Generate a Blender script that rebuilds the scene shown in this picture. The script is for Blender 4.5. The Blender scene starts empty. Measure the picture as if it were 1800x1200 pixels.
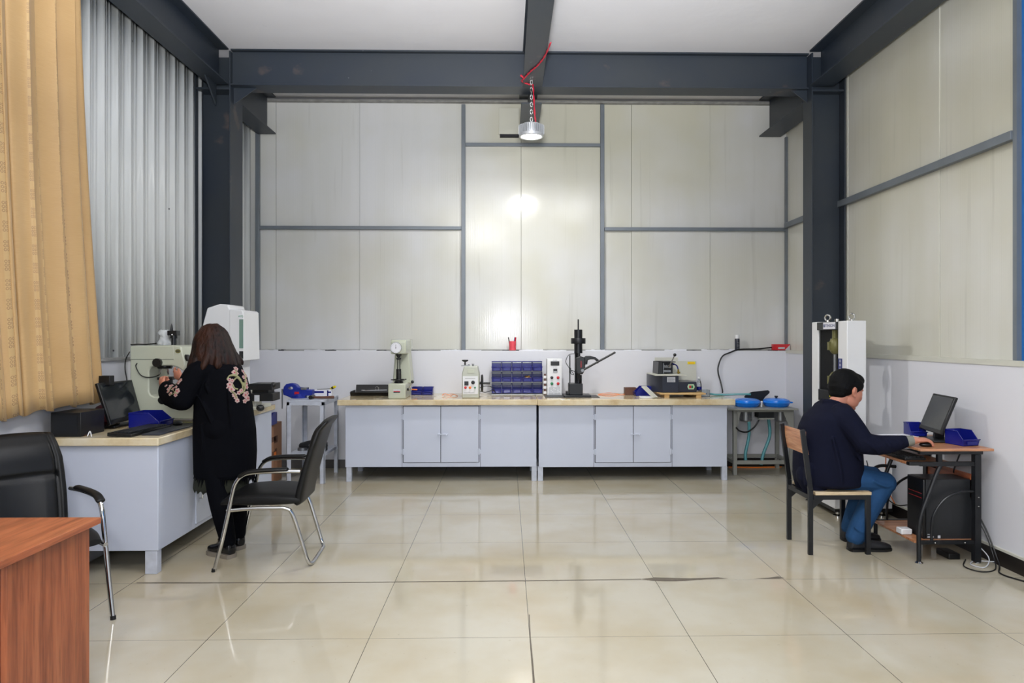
import bpy, math, random
from mathutils import Vector, Matrix, Quaternion
random.seed(7)
C = bpy.context.scene.collection
S = bpy.context.scene

# ---------------------------------------------------------------- camera
YAW = math.radians(1.1); F = 1220.0; CX, CY = 913.5, 592.0; CAM = Vector((0, 0, 1.5))
cd = bpy.data.cameras.new('camera'); cam = bpy.data.objects.new('camera', cd); C.objects.link(cam)
cam.location = CAM; cam.rotation_euler = (math.pi/2, 0, -YAW)
cd.sensor_width = 36; cd.lens = F/1800*36; cd.shift_x = -(CX-900)/1800; cd.shift_y = (CY-600)/1800
cd.clip_start = .05; cd.clip_end = 100
S.camera = cam
FW = Vector((math.sin(YAW), math.cos(YAW), 0)); RT = Vector((math.cos(YAW), -math.sin(YAW), 0)); UP = Vector((0, 0, 1))
def ray(px, py): return FW*F + RT*(px-CX) + UP*(CY-py)
def at(px, py, Y):
    d = ray(px, py); return CAM + d*(Y/d.y)
def atx(px, py, X):
    d = ray(px, py); return CAM + d*(X/d.x)
def atz(px, py, z):
    d = ray(px, py); return CAM + d*((z-1.5)/d.z)

# ---------------------------------------------------------------- view, world, lights
S.view_settings.view_transform = 'Standard'; S.view_settings.look = 'None'
S.view_settings.gamma = 1; S.view_settings.exposure = 0.16; S.view_settings.use_curve_mapping = False
w = bpy.data.worlds.new('world'); S.world = w; w.use_nodes = True
w.node_tree.nodes['Background'].inputs[0].default_value = (.86, .92, 1, 1)
w.node_tree.nodes['Background'].inputs[1].default_value = 1.15
def area(name, loc, target, size, power, col=(1, 1, 1), shape='DISK'):
    l = bpy.data.lights.new(name, 'AREA'); l.shape = shape; l.size = size; l.energy = power; l.color = col
    o = bpy.data.objects.new(name, l); C.objects.link(o); o.location = loc
    o.rotation_euler = (Vector(target)-Vector(loc)).to_track_quat('-Z', 'Y').to_euler(); return o
LAMP = at(934, 241, 6.55)
hl = area('high_bay_light', (LAMP.x, LAMP.y, LAMP.z-.012), (LAMP.x, LAMP.y, 0), .19, 46, (1, .99, .97))
area('high_bay_light', (-.6, -.6, 4.0), (-.6, .4, 0), .5, 78, (1, .99, .97))
area('high_bay_light', (1.4, 2.0, 4.15), (1.4, 2.0, 0), .5, 40, (1, .99, .97))
area('camera_flash', (-.02, -.12, 1.78), (0, 7, 1.75), .40, 40, (.97, .98, 1))
bf = area('bounce_fill', (0, .1, 1.95), (0, .1+.62, 1.95+.78),   .45, 290, (.98, .985, 1)); bf.data.spread = math.radians(98)  # added fill light, aimed up to brighten the ceiling and upper panels

# ---------------------------------------------------------------- materials
def lin(h):
    h = h.lstrip('#'); v = [int(h[i:i+2], 16)/255 for i in (0, 2, 4)]
    return tuple((c/12.92 if c <= .04045 else ((c+.055)/1.055)**2.4) for c in v)
class NT:
    def __init__(s, m): s.t = m.node_tree; s.n = s.t.nodes; s.l = s.t.links; s.b = s.n['Principled BSDF']
    def new(s, t, **k):
        n = s.n.new(t)
        for a, b in k.items(): setattr(n, a, b)
        return n
    def link(s, a, b): s.l.new(a, b)
    def math(s, op, a, b=None, c=None):
        n = s.n.new('ShaderNodeMath'); n.operation = op
        for i, x in enumerate((a, b, c)):
            if x is None: continue
            if isinstance(x, (int, float)): n.inputs[i].default_value = x
            else: s.l.new(x, n.inputs[i])
        return n.outputs[0]
    def mix(s, f, a, b):
        n = s.n.new('ShaderNodeMix'); n.data_type = 'RGBA'
        for i, x in ((0, f), (6, a), (7, b)):
            if isinstance(x, (int, float)): n.inputs[i].default_value = x
            elif isinstance(x, tuple): n.inputs[i].default_value = (*x[:3], 1)
            else: s.l.new(x, n.inputs[i])
        return n.outputs[2]
    def ramp(s, f, stops):
        n = s.n.new('ShaderNodeValToRGB'); e = n.color_ramp.elements
        while len(e) < len(stops): e.new(.5)
        for i, (p, c) in enumerate(stops):
            e[i].position = p; e[i].color = (*c[:3], 1) if isinstance(c, tuple) else (c, c, c, 1)
        s.l.new(f, n.inputs[0]); return n.outputs[0]
    def noise(s, scale=5, detail=3, vec=None, sc=None, rough=.5):
        n = s.n.new('ShaderNodeTexNoise'); n.inputs['Scale'].default_value = scale; n.inputs['Detail'].default_value = detail
        n.inputs['Roughness'].default_value = rough
        if vec is None:
            vec = s.n.new('ShaderNodeNewGeometry').outputs['Position'] if sc != 'obj' else s.n.new('ShaderNodeTexCoord').outputs['Object']
        if isinstance(sc, tuple):
            mp = s.n.new('ShaderNodeMapping'); mp.inputs['Scale'].default_value = sc; s.l.new(vec, mp.inputs[0]); vec = mp.outputs[0]
        s.l.new(vec, n.inputs['Vector']); return n.outputs['Fac']
    def bump(s, h, strength=.2, dist=.01):
        n = s.n.new('ShaderNodeBump'); n.inputs['Strength'].default_value = strength; n.inputs['Distance'].default_value = dist
        s.l.new(h, n.inputs['Height']); s.l.new(n.outputs[0], s.b.inputs['Normal'])
def mat(name, col, rough=.5, metal=0, var=.12, scale=8, bump=0, bscale=60, spec=.5, coat=0, emit=None, es=0, trans=0, alpha=1):
    m = bpy.data.materials.new(name); m.use_nodes = True; t = NT(m); c = lin(col) if isinstance(col, str) else col
    t.b.inputs['Roughness'].default_value = rough; t.b.inputs['Metallic'].default_value = metal
    t.b.inputs['Specular IOR Level'].default_value = spec; t.b.inputs['Coat Weight'].default_value = coat
    if var:
        f = t.noise(scale, 4, sc='obj')
        t.link(t.mix(f, tuple(x*(1-var) for x in c), tuple(min(1, x*(1+var)) for x in c)), t.b.inputs['Base Color'])
    else: t.b.inputs['Base Color'].default_value = (*c, 1)
    if bump: t.bump(t.noise(bscale, 3, sc='obj'), bump, .004)
    if emit: t.b.inputs['Emission Color'].default_value = (*lin(emit), 1); t.b.inputs['Emission Strength'].default_value = es
    if trans: t.b.inputs['Transmission Weight'].default_value = trans
    if alpha < 1: t.b.inputs['Alpha'].default_value = alpha
    return m
def pos(t):
    s = t.new('ShaderNodeSeparateXYZ'); t.link(t.new('ShaderNodeNewGeometry').outputs['Position'], s.inputs[0]); return s.outputs

GX = atz(931.2, 1120, 0).x; GY = atz(931.2, 1119.7, 0).y
def floor_mat():
    m = bpy.data.materials.new('polished_tile'); m.use_nodes = True; t = NT(m); p = pos(t)
    def line(v, o, per, wd):
        u = t.math('DIVIDE', t.math('SUBTRACT', v, o), per)
        d = t.math('MULTIPLY', t.math('ABSOLUTE', t.math('SUBTRACT', t.math('FRACT', t.math('ADD', u, .5)), .5)), per)
        return t.math('LESS_THAN', d, wd), t.math('FLOOR', u)
    lx, ix = line(p[0], GX, .8, .0016); ly, iy = line(p[1], GY, .8, .0012)
    g = t.math('MAXIMUM', lx, ly)
    cmb = t.new('ShaderNodeCombineXYZ'); t.link(ix, cmb.inputs[0]); t.link(iy, cmb.inputs[1])
    wn = t.new('ShaderNodeTexWhiteNoise'); t.link(cmb.outputs[0], wn.inputs['Vector'])
    n1 = t.noise(1.6, 4); n2 = t.noise(1.1, 5, sc=(1, .35, 1))
    base = t.mix(t.ramp(n1, [(.38, 0.), (.64, 1.)]), lin('#b1ac9c'), lin('#a89f88'))
    base = t.mix(t.math('MULTIPLY', t.ramp(n2, [(.52, 0.), (.75, 1.)]), .35), base, lin('#b39d7a'))
    base = t.mix(t.math('MULTIPLY', wn.outputs['Value'], .10), base, lin('#a89c84'))
    spk = t.ramp(t.noise(38, 2), [(.70, 0.), (.76, 1.)])
    base = t.mix(t.math('MULTIPLY', spk, .18), base, lin('#6d6552'))
    t.link(t.mix(g, base, lin('#4a4438')), t.b.inputs['Base Color'])
    t.link(t.math('ADD', t.math('MULTIPLY', n1, .10), .02), t.b.inputs['Roughness'])
    t.b.inputs['Specular IOR Level'].default_value = .62
    t.bump(t.math('SUBTRACT', t.math('MULTIPLY', t.noise(2.3, 2), .25), t.math('MULTIPLY', g, .3)), .05, .01)
    return m
def panel_mat(name, axis, c0, c1, stain, amt, rib=.105, rough=.17, lines=.5):
    m = bpy.data.materials.new(name); m.use_nodes = True; t = NT(m); p = pos(t); v = p[axis]
    u = t.math('FRACT', t.math('DIVIDE', v, rib)); pulse = t.math('LESS_THAN', t.math('ABSOLUTE', t.math('SUBTRACT', u, .5)), .045)
    fine = t.math('SINE', t.math('MULTIPLY', v, 300))
    sc = (3, .3, .3) if axis == 0 else (.3, 3, .3)
    n = t.noise(.55, 4); n2 = t.noise(1.0, 4, sc=sc)
    f = t.math('MULTIPLY', t.ramp(n, [(.42, 0.), (.66, 1.)]), amt)
    base = t.mix(t.ramp(n2, [(.3, 0.), (.7, 1.)]), lin(c0), lin(c1))
    base = t.mix(f, base, lin(stain))
    dirt = t.math('MULTIPLY', t.ramp(t.noise(1.5, 5, sc=((9, 9, .4))), [(.62, 0.), (.8, 1.)]), .22)
    base = t.mix(dirt, base, lin('#6f6c5c'))
    t.link(base, t.b.inputs['Base Color']); t.b.inputs['Roughness'].default_value = rough
    t.b.inputs['Specular IOR Level'].default_value = .5
    h = t.math('ADD', t.math('MULTIPLY', pulse, lines), t.math('ADD', t.math('MULTIPLY', fine, .03), t.math('MULTIPLY', t.noise(2.2, 2), .9)))
    t.bump(h, .35, .006)
    return m
def wood_mat(name, c0, c1, c2, axis=0, scale=1.0, rough=.35):
    m = bpy.data.materials.new(name); m.use_nodes = True; t = NT(m)
    tc = t.new('ShaderNodeTexCoord'); mp = t.new('ShaderNodeMapping'); s = [14*scale, 14*scale, 14*scale]; s[axis] = .9*scale
    mp.inputs['Scale'].default_value = s; t.link(tc.outputs['Object'], mp.inputs[0])
    n = t.noise(1.3, 6, vec=mp.outputs[0], rough=.65); n2 = t.noise(5, 4, vec=mp.outputs[0])
    base = t.ramp(n, [(.3, lin(c0)), (.5, lin(c1)), (.68, lin(c2))])
    base = t.mix(t.math('MULTIPLY', t.ramp(n2, [(.5, 0.), (.62, 1.)]), .35), base, tuple(x*.6 for x in lin(c0)))
    t.link(base, t.b.inputs['Base Color']); t.b.inputs['Roughness'].default_value = rough
    return m
def steel_mat():
    m = bpy.data.materials.new('painted_steel'); m.use_nodes = True; t = NT(m)
    n = t.noise(1.2, 4); base = t.mix(t.ramp(n, [(.35, 0.), (.65, 1.)]), lin('#232c38'), lin('#2c3238'))
    chips = t.ramp(t.noise(7, 6, rough=.6), [(.72, 0.), (.75, 1.)]); rust = t.ramp(t.noise(2.7, 6, sc=(1, 1, 1.4)), [(.66, 0.), (.72, 1.)])
    base = t.mix(t.math('MULTIPLY', rust, .35), base, lin('#6b5a50')); base = t.mix(t.math('MULTIPLY', chips, .6), base, lin('#8a8f94'))
    t.link(base, t.b.inputs['Base Color']); t.b.inputs['Roughness'].default_value = .45
    t.bump(t.noise(6, 3), .1, .01); return m
def corr_mat():
    m = bpy.data.materials.new('corrugated_sheet'); m.use_nodes = True; t = NT(m); p = pos(t)
    st = t.noise(1, 6, sc=(1, 26, .45), rough=.6); low = t.math('SUBTRACT', p[2], 3.1)
    f = t.math('MULTIPLY', t.ramp(t.math('ADD', st, t.math('MULTIPLY', low, .12)), [(.55, 0.), (.75, 1.)]), .45)
    base = t.mix(t.noise(1.3, 3), lin('#dcdfdf'), lin('#ced2d1')); base = t.mix(f, base, lin('#75776f'))
    t.link(base, t.b.inputs['Base Color']); t.b.inputs['Roughness'].default_value = .28; return m
def plaster_mat(name, c0, c1, bump=.12):
    m = bpy.data.materials.new(name); m.use_nodes = True; t = NT(m)
    base = t.mix(t.noise(1.4, 4), lin(c0), lin(c1))
    sc = t.ramp(t.noise(5, 6, rough=.7), [(.68, 0.), (.74, 1.)]); base = t.mix(t.math('MULTIPLY', sc, .15), base, lin('#8d8d90'))
    t.link(base, t.b.inputs['Base Color']); t.b.inputs['Roughness'].default_value = .55
    t.bump(t.noise(4, 4), bump, .02); return m
def counter_mat():
    m = bpy.data.materials.new('marble_counter'); m.use_nodes = True; t = NT(m)
    n = t.noise(3.2, 6, rough=.65); base = t.ramp(n, [(.32, lin('#b9a27a')), (.5, lin('#cfc09e')), (.66, lin('#d8ceb6'))])
    t.link(base, t.b.inputs['Base Color']); t.b.inputs['Roughness'].default_value = .08; return m
def fabric_curtain():
    m = bpy.data.materials.new('curtain_fabric'); m.use_nodes = True; t = NT(m)
    uv = t.new('ShaderNodeTexCoord'); s = t.new('ShaderNodeSeparateXYZ'); t.link(uv.outputs['UV'], s.inputs[0]); u, v = s.outputs[0], s.outputs[1]
    base = t.mix(t.noise(2, 4, vec=uv.outputs['UV']), lin('#b28f5e'), lin('#c6a574'))
    weave = t.noise(1, 2, vec=uv.outputs['UV'], sc=(14, 420, 1)); base = t.mix(t.math('MULTIPLY', t.ramp(weave, [(.4, 0.), (.7, 1.)]), .3), base, lin('#a8854f'))
    # woven bands of rings, every .30 m of cloth
    fu = t.math('FRACT', t.math('DIVIDE', u, .21)); band = t.math('LESS_THAN', fu, .28)
    cu = t.math('SUBTRACT', t.math('FRACT', t.math('MULTIPLY', t.math('DIVIDE', fu, .28), 3)), .5)
    cv = t.math('SUBTRACT', t.math('FRACT', t.math('DIVIDE', v, .022)), .5)
    r = t.math('SQRT', t.math('ADD', t.math('MULTIPLY', cu, cu), t.math('MULTIPLY', cv, cv)))
    ring = t.math('LESS_THAN', t.math('ABSOLUTE', t.math('SUBTRACT', r, .33)), .075)
    every = t.math('LESS_THAN', t.math('FRACT', t.math('DIVIDE', v, .110)), .6)
    pat = t.math('MULTIPLY', t.math('MULTIPLY', ring, band), every)
    base = t.mix(t.math('MULTIPLY', band, .25), base, lin('#cdb482')); base = t.mix(t.math('MULTIPLY', pat, .75), base, lin('#7c5a40'))
    t.link(base, t.b.inputs['Base Color']); t.b.inputs['Roughness'].default_value = .5
    t.b.inputs['Sheen Weight'].default_value = .1; t.b.inputs['Subsurface Weight'].default_value = 0
    t.bump(t.noise(1, 2, vec=uv.outputs['UV'], sc=(60, 420, 1)), .25, .002)
    return m
M = {}
M['floor'] = floor_mat()
M['panel_back'] = panel_mat('sandwich_panel', 0, '#cfd0d1', '#c8c9c6', '#bebba2', .65)
M['panel_right'] = panel_mat('sandwich_panel_yellowed', 1, '#d0d0ca', '#c7c7bc', '#b9b59c', .6, lines=.25)
M['steel'] = steel_mat(); M['corr'] = corr_mat()
M['plaster'] = plaster_mat('white_plaster', '#d8d9de', '#d1d2d8')
M['ceiling'] = plaster_mat('ceiling_plaster', '#dcdce0', '#d6d6db', .25)
M['counter'] = counter_mat(); M['curtain'] = fabric_curtain()
M['galv'] = mat('grey_rail_paint', '#6f767d', .4, .2, .18, 5)
M['sill'] = mat('crumbled_sill', '#8c8c8a', .8, 0, .5, 14, .5, 40)
M['base'] = mat('black_skirting_and_shade', '#1b1614', .35, 0, .3)
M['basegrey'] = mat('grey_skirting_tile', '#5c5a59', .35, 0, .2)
M['blue_panel'] = mat('blue_painted_steel', '#1f6ab0', .35, 0, .1)
M['bench'] = mat('pale_grey_enamel', '#bcc2d0', .35, 0, .04, 3)
M['bench_leg'] = mat('worn_enamel_leg', '#b6bbc6', .4, 0, .25, 18)
M['gap'] = mat('dark_gap', '#24242a', .8, 0, 0)
M['redwood'] = wood_mat('red_laminate', '#6d3620', '#9b5535', '#ab6a45', 1, 1.2)
M['redwood_v'] = wood_mat('red_laminate_upright', '#6b331d', '#965233', '#a66542', 2, 1.0)
M['redwood_d'] = wood_mat('dark_red_laminate', '#4f1f12', '#74331c', '#8a4426', 2, 1.0)
M['deskwood'] = wood_mat('orange_laminate', '#8a5636', '#b37c55', '#c39070', 0, 1.2)
M['chairwood'] = wood_mat('pale_pine', '#a8714f', '#cf9c77', '#dcb592', 0, 2.0, .4)
M['seatwood'] = wood_mat('blond_seat_wood', '#a58a66', '#c9b491', '#d6c6a8', 0, 2.0, .4)
M['slatwood'] = wood_mat('pale_pine_slat', '#9c6546', '#c08a66', '#cfa27f', 1, 2.0, .4)
M['ply'] = wood_mat('packing_plywood', '#a47b46', '#c8a46c', '#d9bd8a', 0, 2.0, .5)
M['leather'] = mat('black_leatherette', '#090a0b', .45, 0, .2, 20, .08, 300, spec=.32)
M['chrome'] = mat('chrome', '#c6c6c4', .12, 1, .04)
M['dullsteel'] = mat('dull_steel', '#8b8d8f', .35, .8, .15)
M['black'] = mat('black_plastic', '#0c0d0f', .4, 0, .1)
M['blackmetal'] = mat('black_powder_coat', '#14161a', .35, .1, .1)
M['darkgrey'] = mat('dark_grey_plastic', '#1c1e21', .4, 0, .1)
M['screen'] = mat('dark_screen', '#1c2024', .12, 0, .1)
M['cream'] = mat('cream_green_enamel', '#b4b8a6', .3, 0, .05, 4)
M['cream2'] = mat('pale_sage_enamel', '#b2b5a8', .3, 0, .05, 4)
M['white'] = mat('white_enamel', '#d9dadb', .25, 0, .04, 4)
M['offwhite'] = mat('warm_white_enamel', '#c4c4b8', .35, 0, .05, 4)
M['bin'] = mat('royal_blue_plastic', '#121a72', .2, 0, .1)
M['vise'] = mat('blue_vise_paint', '#1c2d8c', .3, 0, .15, 25)
M['bowl'] = mat('sky_blue_plastic', '#0f78e0', .2, 0, .05)
M['greytable'] = mat('grey_table_enamel', '#858680', .4, 0, .12, 6)
M['slate'] = mat('slate_enamel', '#2a2e3a', .3, 0, .08)
M['red'] = mat('red_plastic', '#c0202a', .3, 0, .05)
M['pink'] = mat('coral_plastic', '#e3505c', .35, 0, .06, alpha=1)
M['green'] = mat('green_plastic', '#1c7a4c', .3, 0, .05)
M['orange'] = mat('orange_plastic', '#e87a1e', .35, 0, .05)
M['yellow'] = mat('yellow_label', '#e6d21a', .4, 0, .04)
M['brown'] = mat('brown_wood', '#5a3726', .5, 0, .25, 12)
M['cardboard'] = mat('cardboard', '#9a6f52', .7, 0, .12, 6)
M['cardprint'] = mat('cardboard_print', '#5b3b2b', .7, 0, .1)
M['paper'] = mat('white_paper', '#dcdce2', .6, 0, .03)
M['hose'] = mat('teal_hose', '#4f8f96', .25, 0, .1, spec=.6)
M['redcable'] = mat('red_cable', '#c02038', .45, 0, .08)
M['skin'] = mat('skin', '#b87a62', .5, 0, .12, 10)
M['hairblack'] = mat('black_hair', '#050506', .7, 0, .3, 60, .5, 260, spec=.15)
M['navy'] = mat('navy_wool', '#0b0e20', .85, 0, .12, 30, .15, 120, spec=.15)
M['denim'] = mat('blue_denim', '#1f4268', .8, 0, .22, 14, .3, 60, spec=.2)
M['shoe'] = mat('black_suede', '#17181c', .6, 0, .2)
M['shoegloss'] = mat('black_patent', '#0d0e12', .12, 0, .1)
M['sole'] = mat('pale_sole', '#7c7468', .6, 0, .15)
M['blackcloth'] = mat('black_cotton', '#06070c', .9, 0, .15, 20, .2, 90, spec=.08)
M['olive'] = mat('dark_olive_lace', '#1c1f12', .9, 0, .3, 30)
M['flower'] = mat('pale_pink_thread', '#a58a84', .6, 0, .15, 40)
M['petalred'] = mat('crimson_thread', '#9a2c3c', .6, 0, .1)
M['stem'] = mat('sage_gold_thread', '#84835c', .6, 0, .2, 40)
M['glasses'] = mat('clear_plastic', '#dfe6ea', .08, 0, 0, trans=.9)
M['khaki'] = mat('khaki_casting', '#6d6a3e', .45, .2, .25, 20)
M['label'] = mat('printed_label', '#b9bcc2', .4, 0, .2, 90)
M['navylabel'] = mat('navy_label', '#1b2a6a', .4, 0, .05)
M['lampglass'] = mat('lamp_lens', '#ffffff', .4, 0, 0, emit='#fffaf0', es=14)
M['lampbody'] = mat('aluminium_fins', '#c3c6ca', .3, .5, .05)
M['darkgrout'] = mat('broken_grout', '#5e564a', .8, 0, .35, 30)
M['cuff'] = mat('grey_knit_cuff', '#77786f', .85, 0, .15, 60)
def hair_mat():
    m = bpy.data.materials.new('auburn_hair'); m.use_nodes = True; t = NT(m)
    n = t.noise(1, 4, sc=(60, 60, 6)); low = t.noise(5, 3)
    base = t.mix(t.ramp(n, [(.35, 0.), (.7, 1.)]), lin('#0d0706'), lin('#28110a'))
    base = t.mix(t.math('MULTIPLY', t.ramp(low, [(.45, 0.), (.7, 1.)]), .5), base, lin('#40200f'))
    t.link(base, t.b.inputs['Base Color']); t.b.inputs['Roughness'].default_value = .6; t.b.inputs['Specular IOR Level'].default_value = .25; t.bump(n, .8, .012); return m
M['auburn'] = hair_mat()

# ---------------------------------------------------------------- mesh helpers
def frames(pts):
    T = []; n = len(pts)
    for i in range(n):
        a = pts[max(i-1, 0)]; b = pts[min(i+1, n-1)]; d = (b-a)
        T.append(d.normalized() if d.length > 1e-9 else Vector((0, 0, 1)))
    u = T[0].orthogonal().normalized(); out = []
    for i in range(n):
        if i:
            q = T[i-1].rotation_difference(T[i]); u = q @ u
        u = (u - T[i]*u.dot(T[i])).normalized(); out.append((u, T[i].cross(u)))
    return T, out
def cr(pts, n=6):
    P_ = [Vector(p) for p in pts]; out = []
    for i in range(len(P_)-1):
        p0 = P_[i-1] if i else P_[0]*2-P_[1]; p1, p2 = P_[i], P_[i+1]; p3 = P_[i+2] if i+2 < len(P_) else P_[-1]*2-P_[-2]
        for k in range(n):
            t = k/n; out.append(.5*((2*p1)+(p2-p0)*t+(2*p0-5*p1+4*p2-p3)*t*t+(3*p1-p0-3*p2+p3)*t**3))
    out.append(P_[-1]); return out
class MB:
    def __init__(s): s.v = []; s.f = []; s.m = []; s.c = 0
    def mat(s, i): s.c = i; return s
    def add(s, vs, fs):
        o = len(s.v); s.v += [Vector(v) for v in vs]; s.f += [tuple(i+o for i in f) for f in fs]; s.m += [s.c]*len(fs); return s
    def box(s, x0, x1, y0, y1, z0, z1):
        x0, x1 = sorted((x0, x1)); y0, y1 = sorted((y0, y1)); z0, z1 = sorted((z0, z1))
        return s.add([(x0,y0,z0),(x1,y0,z0),(x1,y1,z0),(x0,y1,z0),(x0,y0,z1),(x1,y0,z1),(x1,y1,z1),(x0,y1,z1)],
                     [(0,3,2,1),(4,5,6,7),(0,1,5,4),(1,2,6,5),(2,3,7,6),(3,0,4,7)])
    def obox(s, c, size, R):
        c = Vector(c); hx, hy, hz = [q/2 for q in size]
        vs = [c + R @ Vector((a*hx, b*hy, d*hz)) for d in (-1, 1) for a, b in ((-1,-1),(1,-1),(1,1),(-1,1))]
        return s.add(vs, [(0,3,2,1),(4,5,6,7),(0,1,5,4),(1,2,6,5),(2,3,7,6),(3,0,4,7)])
    def bar(s, a, b, wd, ht, up=(0, 0, 1)):     # rectangular bar between two points
        a = Vector(a); b = Vector(b); d = (b-a); x = d.normalized(); z = Vector(up); z = (z-x*z.dot(x)).normalized(); y = z.cross(x)
        R = Matrix((x, y, z)).transposed(); return s.obox((a+b)/2, (d.length, wd, ht), R)
    def rings(s, R, caps=True):
        n = len(R[0]); vs = [p for r in R for p in r]; fs = []
        for i in range(len(R)-1):
            for j in range(n):
                k = (j+1) % n; fs.append((i*n+j, i*n+k, (i+1)*n+k, (i+1)*n+j))
        if caps: fs.append(tuple(reversed(range(n)))); fs.append(tuple((len(R)-1)*n+j for j in range(n)))
        return s.add(vs, fs)
    def tube(s, pts, r, n=10, caps=True):
        pts = [Vector(p) for p in pts]; T, FR = frames(pts); rr = r if isinstance(r, (list, tuple)) else [r]*len(pts)
        return s.rings([[p+(u*math.cos(2*math.pi*j/n)+v*math.sin(2*math.pi*j/n))*q for j in range(n)] for p, (u, v), q in zip(pts, FR, rr)], caps)
    def cyl(s, a, b, r, r2=None, n=24): return s.tube([a, b], [r, r if r2 is None else r2], n)
    def lathe(s, prof, o, ax=(0, 0, 1), n=28):
        o = Vector(o); ax = Vector(ax).normalized(); u = ax.orthogonal().normalized(); v = ax.cross(u)
        return s.rings([[o+ax*h+(u*math.cos(2*math.pi*j/n)+v*math.sin(2*math.pi*j/n))*max(r, 1e-4) for j in range(n)] for r, h in prof])
    def prism(s, poly, pl, a0, a1):
        f = {'xz': lambda p, a: (p[0], a, p[1]), 'yz': lambda p, a: (a, p[0], p[1]), 'xy': lambda p, a: (p[0], p[1], a)}[pl]
        return s.rings([[Vector(f(p, a0)) for p in poly], [Vector(f(p, a1)) for p in poly]])
    def ball(s, c, r, n=16):
        c = Vector(c); r = Vector(r) if not isinstance(r, (int, float)) else Vector((r, r, r)); R = []
        for i in range(n//2+1):
            a = -math.pi/2+math.pi*i/(n//2); q = max(math.cos(a), 1e-3)
            R.append([c+Vector((r.x*q*math.cos(2*math.pi*j/n), r.y*q*math.sin(2*math.pi*j/n), r.z*math.sin(a))) for j in range(n)])
        return s.rings(R)
    def torus(s, c, R0, r, ax=(0, 0, 1), n=32, k=8):
        c = Vector(c); ax = Vector(ax).normalized(); u = ax.orthogonal().normalized(); v = ax.cross(u); vs = []; fs = []
        for i in range(n):
            d = u*math.cos(2*math.pi*i/n)+v*math.sin(2*math.pi*i/n)
            for j in range(k):
                b = 2*math.pi*j/k; vs.append(c+d*(R0+r*math.cos(b))+ax*r*math.sin(b))
        for i in range(n):
            for j in range(k):
                fs.append((i*k+j, ((i+1) % n)*k+j, ((i+1) % n)*k+(j+1) % k, i*k+(j+1) % k))
        return s.add(vs, fs)
    def limb(s, pts, rads, up=(0, 0, 1), n=16, sm=4):
        # tapered limb with elliptical section and rounded ends; rads = (half width across, half depth along up)
        P_ = [Vector(p) for p in pts]; R_ = [(r, r) if isinstance(r, (int, float)) else r for r in rads]
        Q = cr(P_, sm); RR = cr([Vector((a, b, 0)) for a, b in R_], sm); up = Vector(up); rings = []
        def ring(c, t, a, b):
            z = up-t*up.dot(t)
            z = z.normalized() if z.length > .05 else t.orthogonal().normalized(); y = z.cross(t)
            return [c+y*a*math.cos(2*math.pi*j/n)+z*b*math.sin(2*math.pi*j/n) for j in range(n)]
        m = len(Q)
        for i in range(m):
            t = (Q[min(i+1, m-1)]-Q[max(i-1, 0)]).normalized(); a, b = max(RR[i].x, .002), max(RR[i].y, .002)
            if i == 0:
                for q in (80, 50, 25): qq = math.radians(q); rings.append(ring(Q[0]-t*min(a, b)*math.sin(qq), t, a*math.cos(qq), b*math.cos(qq)))
            rings.append(ring(Q[i], t, a, b))
            if i == m-1:
                for q in (25, 50, 80): qq = math.radians(q); rings.append(ring(Q[i]+t*min(a, b)*math.sin(qq), t, a*math.cos(qq), b*math.cos(qq)))
        return s.rings(rings)
    def xf(s, Mx): s.v = [Mx @ v for v in s.v]; return s
    def build(s, name, mats, parent=None, bevel=0, ang=35, label=None, seg=2, flip=False):
        off = Vector((0, 0, 0)); p = parent
        while p is not None: off += p.location; p = p.parent
        me = bpy.data.meshes.new(name); me.from_pydata([v-off for v in s.v], [], s.f)
        for mm in (mats if isinstance(mats, (list, tuple)) else [mats]): me.materials.append(M[mm] if isinstance(mm, str) else mm)
        for pl, mi in zip(me.polygons, s.m): pl.material_index = mi; pl.use_smooth = True
        me.update(); me.validate()
        import bmesh
        b = bmesh.new(); b.from_mesh(me); bmesh.ops.recalc_face_normals(b, faces=b.faces); b.to_mesh(me); b.free()
        if ang is not None: me.set_sharp_from_angle(angle=math.radians(ang))
        o = bpy.data.objects.new(name, me); C.objects.link(o); o.parent = parent
        if bevel:
            md = o.modifiers.new('bevel', 'BEVEL'); md.width = bevel; md.segments = seg; md.limit_method = 'ANGLE'; md.angle_limit = math.radians(40); md.harden_normals = False
        if label: o['label'] = label
        return o
def mb(): return MB()
def thing(name, label, cat, loc=(0, 0, 0), group=None):
    o = bpy.data.objects.new(name, None); C.objects.link(o); o.location = loc; o.empty_display_size = .1
    o['label'] = label; o['category'] = cat
    if group: o['group'] = group
    return o
def tag(o, label, cat, group=None, kind=None):
    o['label'] = label; o['category'] = cat
    if group: o['group'] = group
    if kind: o['kind'] = kind
    return o
def struct(o, label=None):
    o['kind'] = 'structure'
    if label: o['label'] = label
    return o
def dup(root, loc, rz=0, label=None):
    def cp(o, par):
        c = o.copy(); C.objects.link(c); c.parent = par
        for ch in o.children: cp(ch, c)
        return c
    r = cp(root, None); r.location = loc; r.rotation_euler = (0, 0, rz)
    if label: r['label'] = label
    return r
def blob(m, name, material, parent, voxel=.006, smooth=4, label=None):
    o = m.build(name, material, parent, ang=None, label=label)
    r = o.modifiers.new('remesh', 'REMESH'); r.mode = 'VOXEL'; r.voxel_size = voxel; r.use_smooth_shade = True
    q = o.modifiers.new('smooth', 'SMOOTH'); q.factor = .5; q.iterations = smooth
    return o
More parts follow.
